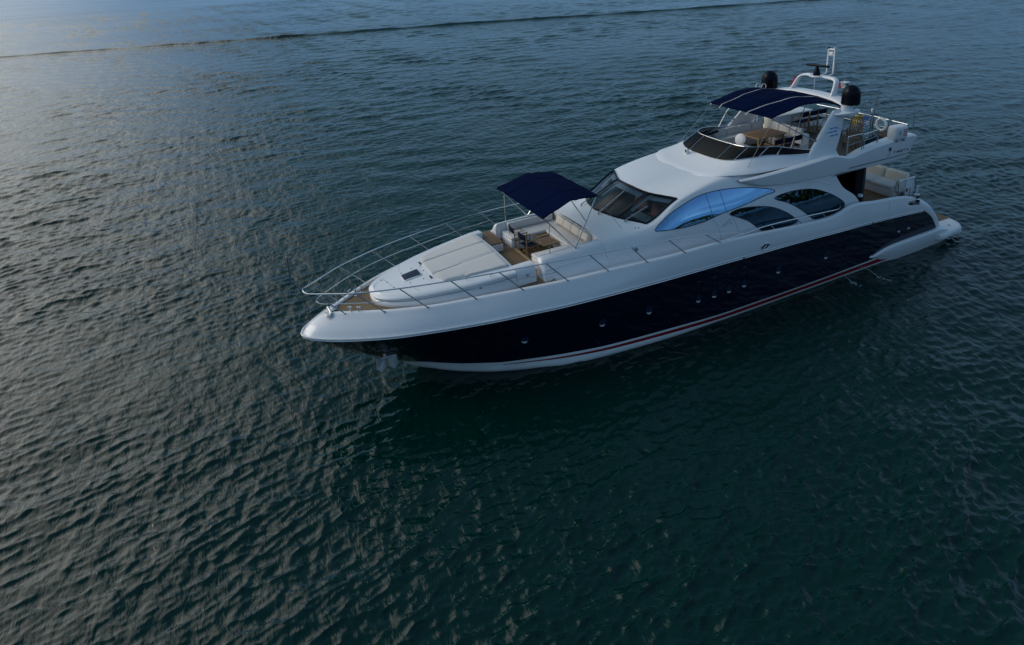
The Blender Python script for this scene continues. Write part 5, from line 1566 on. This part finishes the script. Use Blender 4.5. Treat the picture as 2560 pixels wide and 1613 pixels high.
# life raft canister
rf = empty('life_raft', (4.88, 2.80, 5.74))
rows = []
for x, k in ((-0.36, 0.0), (-0.36, 0.80), (-0.33, 0.94), (-0.26, 1.0), (-0.02, 1.0), (-0.015, 0.965), (0.015, 0.965), (0.02, 1.0), (0.26, 1.0), (0.33, 0.94), (0.36, 0.80), (0.36, 0.0)):
    c = []
    for q in range(24):
        a = 2 * math.pi * q / 24
        c.append((x, 0.24 * k * math.copysign(abs(math.cos(a)) ** 0.5, math.cos(a)), 0.32 * k * math.copysign(abs(math.sin(a)) ** 0.5, math.sin(a)) + 0.05))
    rows.append(c + [c[0]])
MB().grid(np.array(rows)).build('canister', white_plastic, rf, 50)
for x in (-0.2, 0.2):
    MB().box((x, -0.05, -0.28), (0.06, 0.5, 0.06)).build('cradle', dark_steel, rf)
for x in (0.14,):
    MB().tube([(x, 0.245, 0.2), (x, 0.262, 0.1), (x, 0.245, 0.0)], 0.016, 6).build('latch', dark_steel, rf)
for r_ in range(4):
    for c_ in range(3):
        MB().box((-0.10 - c_ * 0.075, 0.2425, 0.20 - r_ * 0.085), (0.05, 0.006, 0.05 if (r_ + c_) % 3 else 0.035), None, 0.002).build('instruction_mark', flag_red if (r_ * 2 + c_) % 3 else ink, rf)
rf.rotation_euler = (0, 0, R(-4))
tag(rf, 'white life raft canister with red markings strapped on the flybridge tail', 'life raft')

# flags
def flag(name, cols, ox, u, v, n=14, m_=8, amp=0.03, label='', cat='flag', pole=None):
    """bands of colour across u; each band a part of its own"""
    root = empty(name, ox)
    u, v = np.array(u, float), np.array(v, float)
    nrm = np.cross(u, v); nrm /= np.linalg.norm(nrm)
    nb = len(cols)
    for b, mt in enumerate(cols):
        g = []
        for i in range(n // nb + 2):
            t = (b + i / (n // nb + 1)) / nb
            g.append([u * t + v * (j / m_) + nrm * amp * math.sin(t * 9 + j * 0.5) * (0.3 + t) for j in range(m_ + 1)])
        MB().grid(np.array(g)).build('flag_band', mt, root)
    if pole is not None:
        MB().tube([np.array(p) - np.array(ox) for p in pole], 0.017, 8).build('flag_staff', vinyl, root)
    return tag(root, label, cat)
f = flag('ensign', [flag_blue, flag_yellow], (3.5, 0.42, 5.80), (0.0, -0.80, -0.05), (0.0, -0.30, -0.50), label='blue and yellow flag on a slanting white staff behind the steamer chair', pole=[(3.5, -0.05, 4.95), (3.5, 0.46, 5.86)])
MB().grid(np.array([[(0.012, -0.54 - a * 0.16, -0.08 - b * 0.13) for a in (0, 0.5, 1)] for b in (0, 0.5, 1)])).build('flag_emblem', flag_green, f)
MB().grid(np.array([[(0.012, -0.05 - a * 0.34 - 0.02, -0.26 + b * 0.03 - a * 0.01) for a in (0, 0.5, 1)] for b in (0, 1)])).build('flag_stripe', flag_white, f)
flag('courtesy_flag', [flag_red, flag_white, flag_green], (6.05, 0.50, 7.76), (-0.03, 0.58, 0.02), (0.02, 0.03, -0.22), label='small red, white and green flag flying beside the near satellite dome', amp=0.035)
flag('pennant', [flag_red], (6.92, -1.0, 8.06), (0.05, -0.26, -0.50), (-0.02, -0.02, -0.16), label='narrow red pennant hanging beside the far leg of the upper arch', amp=0.03)

# anchor in its stainless pocket on the port bow
pk = []
for z, x0, x1 in ((1.52, 27.75, 26.62), (1.25, 27.45, 26.60), (1.0, 27.1, 26.58)):
    r_ = []
    for x in np.linspace(x0, x1, 6):
        h = hb.ray_cast(Vector((x, 20, z)), Vector((0, -1, 0)))[0]
        if h is None: h = V(x, 0.1, z)
        r_.append((h.x, h.y + 0.012, h.z))
    pk.append(r_)
MB().grid(np.array(pk)).build('anchor_pocket', pmat('stained_steel', (0.05, 0.055, 0.055), 0.35, metal=0.8, noise=(5, 0.5)), yacht)
anchor_metal = pmat('brushed_anchor_steel', (0.58, 0.55, 0.55), 0.42, metal=0.7, noise=(8, 0.2))
an = empty('anchor', (27.12, 0.60, 1.22))
MB().box((0.02, 0.06, 0.10), (0.09, 0.08, 0.75), Matrix.Rotation(R(10), 3, 'X'), 0.02).build('shank', anchor_metal, an)
for s in (1, -1):
    pts = [(0.06 * s, 0.10, -0.02), (0.34 * s, 0.16, 0.10), (0.36 * s, 0.20, -0.30), (0.22 * s, 0.22, -0.44), (0.06 * s, 0.16, -0.34)]
    MB().prism(pts, (0, 0.035, 0.01)).build('fluke', anchor_metal, an, 30)
MB().tube([(-0.30, 0.12, 0.0), (0.30, 0.12, 0.0)], 0.045, 10).build('stock', anchor_metal, an)
MB().tube([(0.02, 0.10, 0.45), (0.05, 0.12, 0.30), (0.0, 0.13, 0.12)], 0.03, 8).build('shackle', steel, an)
tag(an, 'stainless anchor with broad flukes hung in its pocket under the bow', 'anchor')

# water running out of the hull at the waterline
foam = pmat('white_water', (0.28, 0.34, 0.33), 0.5, noise=(30, 0.3))
rg = random.Random(5)
def outflow(x, y, z, dx, dy, name, lab):
    m = MB()
    m.tube([(x, y, z), (x + dx * 0.4, y + dy * 0.55, z * 0.75), (x + dx * 0.8, y + dy * 0.9, 0.03)], [0.010, 0.012, 0.02], 7)
    for k in range(22):
        t = rg.random()
        px_, py_ = x + dx * (0.8 + 0.6 * t) + rg.gauss(0, 0.07), y + dy * (0.9 + 0.9 * t) + rg.gauss(0, 0.07)
        r_ = rg.uniform(0.012, 0.038)
        m.lathe((px_, py_, 0.02), [(r_, -0.02), (r_ * 0.8, r_ * 0.25), (0, r_ * 0.4)], 7)
    o = m.build(name, foam)
    return tag(o, lab, 'water jet', kind='stuff')
outflow(6.95, 3.24, 0.22, -0.2, 0.75, 'outflow_water', 'white splash of cooling water beside the stern fairing')
outflow(8.2, 3.26, 0.20, -0.1, 0.5, 'outflow_water', 'thin trickle of water from the red stripe, ahead of the larger splash')

# ------------------------------------------------------------------ the wooded shore behind the viewpoint, mirrored in the cabin windows
leaf = pmat('shore_foliage', (0.045, 0.065, 0.022), 0.9, noise=(0.25, 0.5))
rs = random.Random(21)
m = MB()
for k in range(170):
    a = R(38 + 122 * k / 170 + rs.uniform(-0.5, 0.5))
    d = rs.uniform(150, 175)
    h = rs.uniform(7, 15)
    cx_, cy_ = 14 + d * math.cos(a), d * math.sin(a)
    rr = rs.uniform(4, 7)
    for q in range(70):                             # leaf clumps through a rough crown
        u, v = rs.uniform(0, 2 * math.pi), rs.uniform(-0.2, 1)
        k_ = rr * (0.75 + 0.35 * rs.random()) * math.sqrt(max(0.05, 1 - v * v))
        c = V(cx_ + k_ * math.cos(u), cy_ + k_ * math.sin(u), max(0.3, h * (0.35 + 0.6 * v)))
        s1 = rs.uniform(0.7, 1.5)
        n1 = V(rs.gauss(0, 1), rs.gauss(0, 1), rs.gauss(0, 1)).normalized()
        t1 = n1.cross(V(0.3, 0.5, 0.8)).normalized() * s1
        b1 = n1.cross(t1).normalized() * s1 * 0.8
        f_ = m.bm.faces.new([m.bm.verts.new(c + t1), m.bm.verts.new(c + b1), m.bm.verts.new(c - t1), m.bm.verts.new(c - b1)])
shore = m.build('wooded_shore', leaf, None, recalc=False)
tag(shore, 'dark wooded shoreline far off, seen only as a reflection in the side windows', 'woods', kind='stuff')
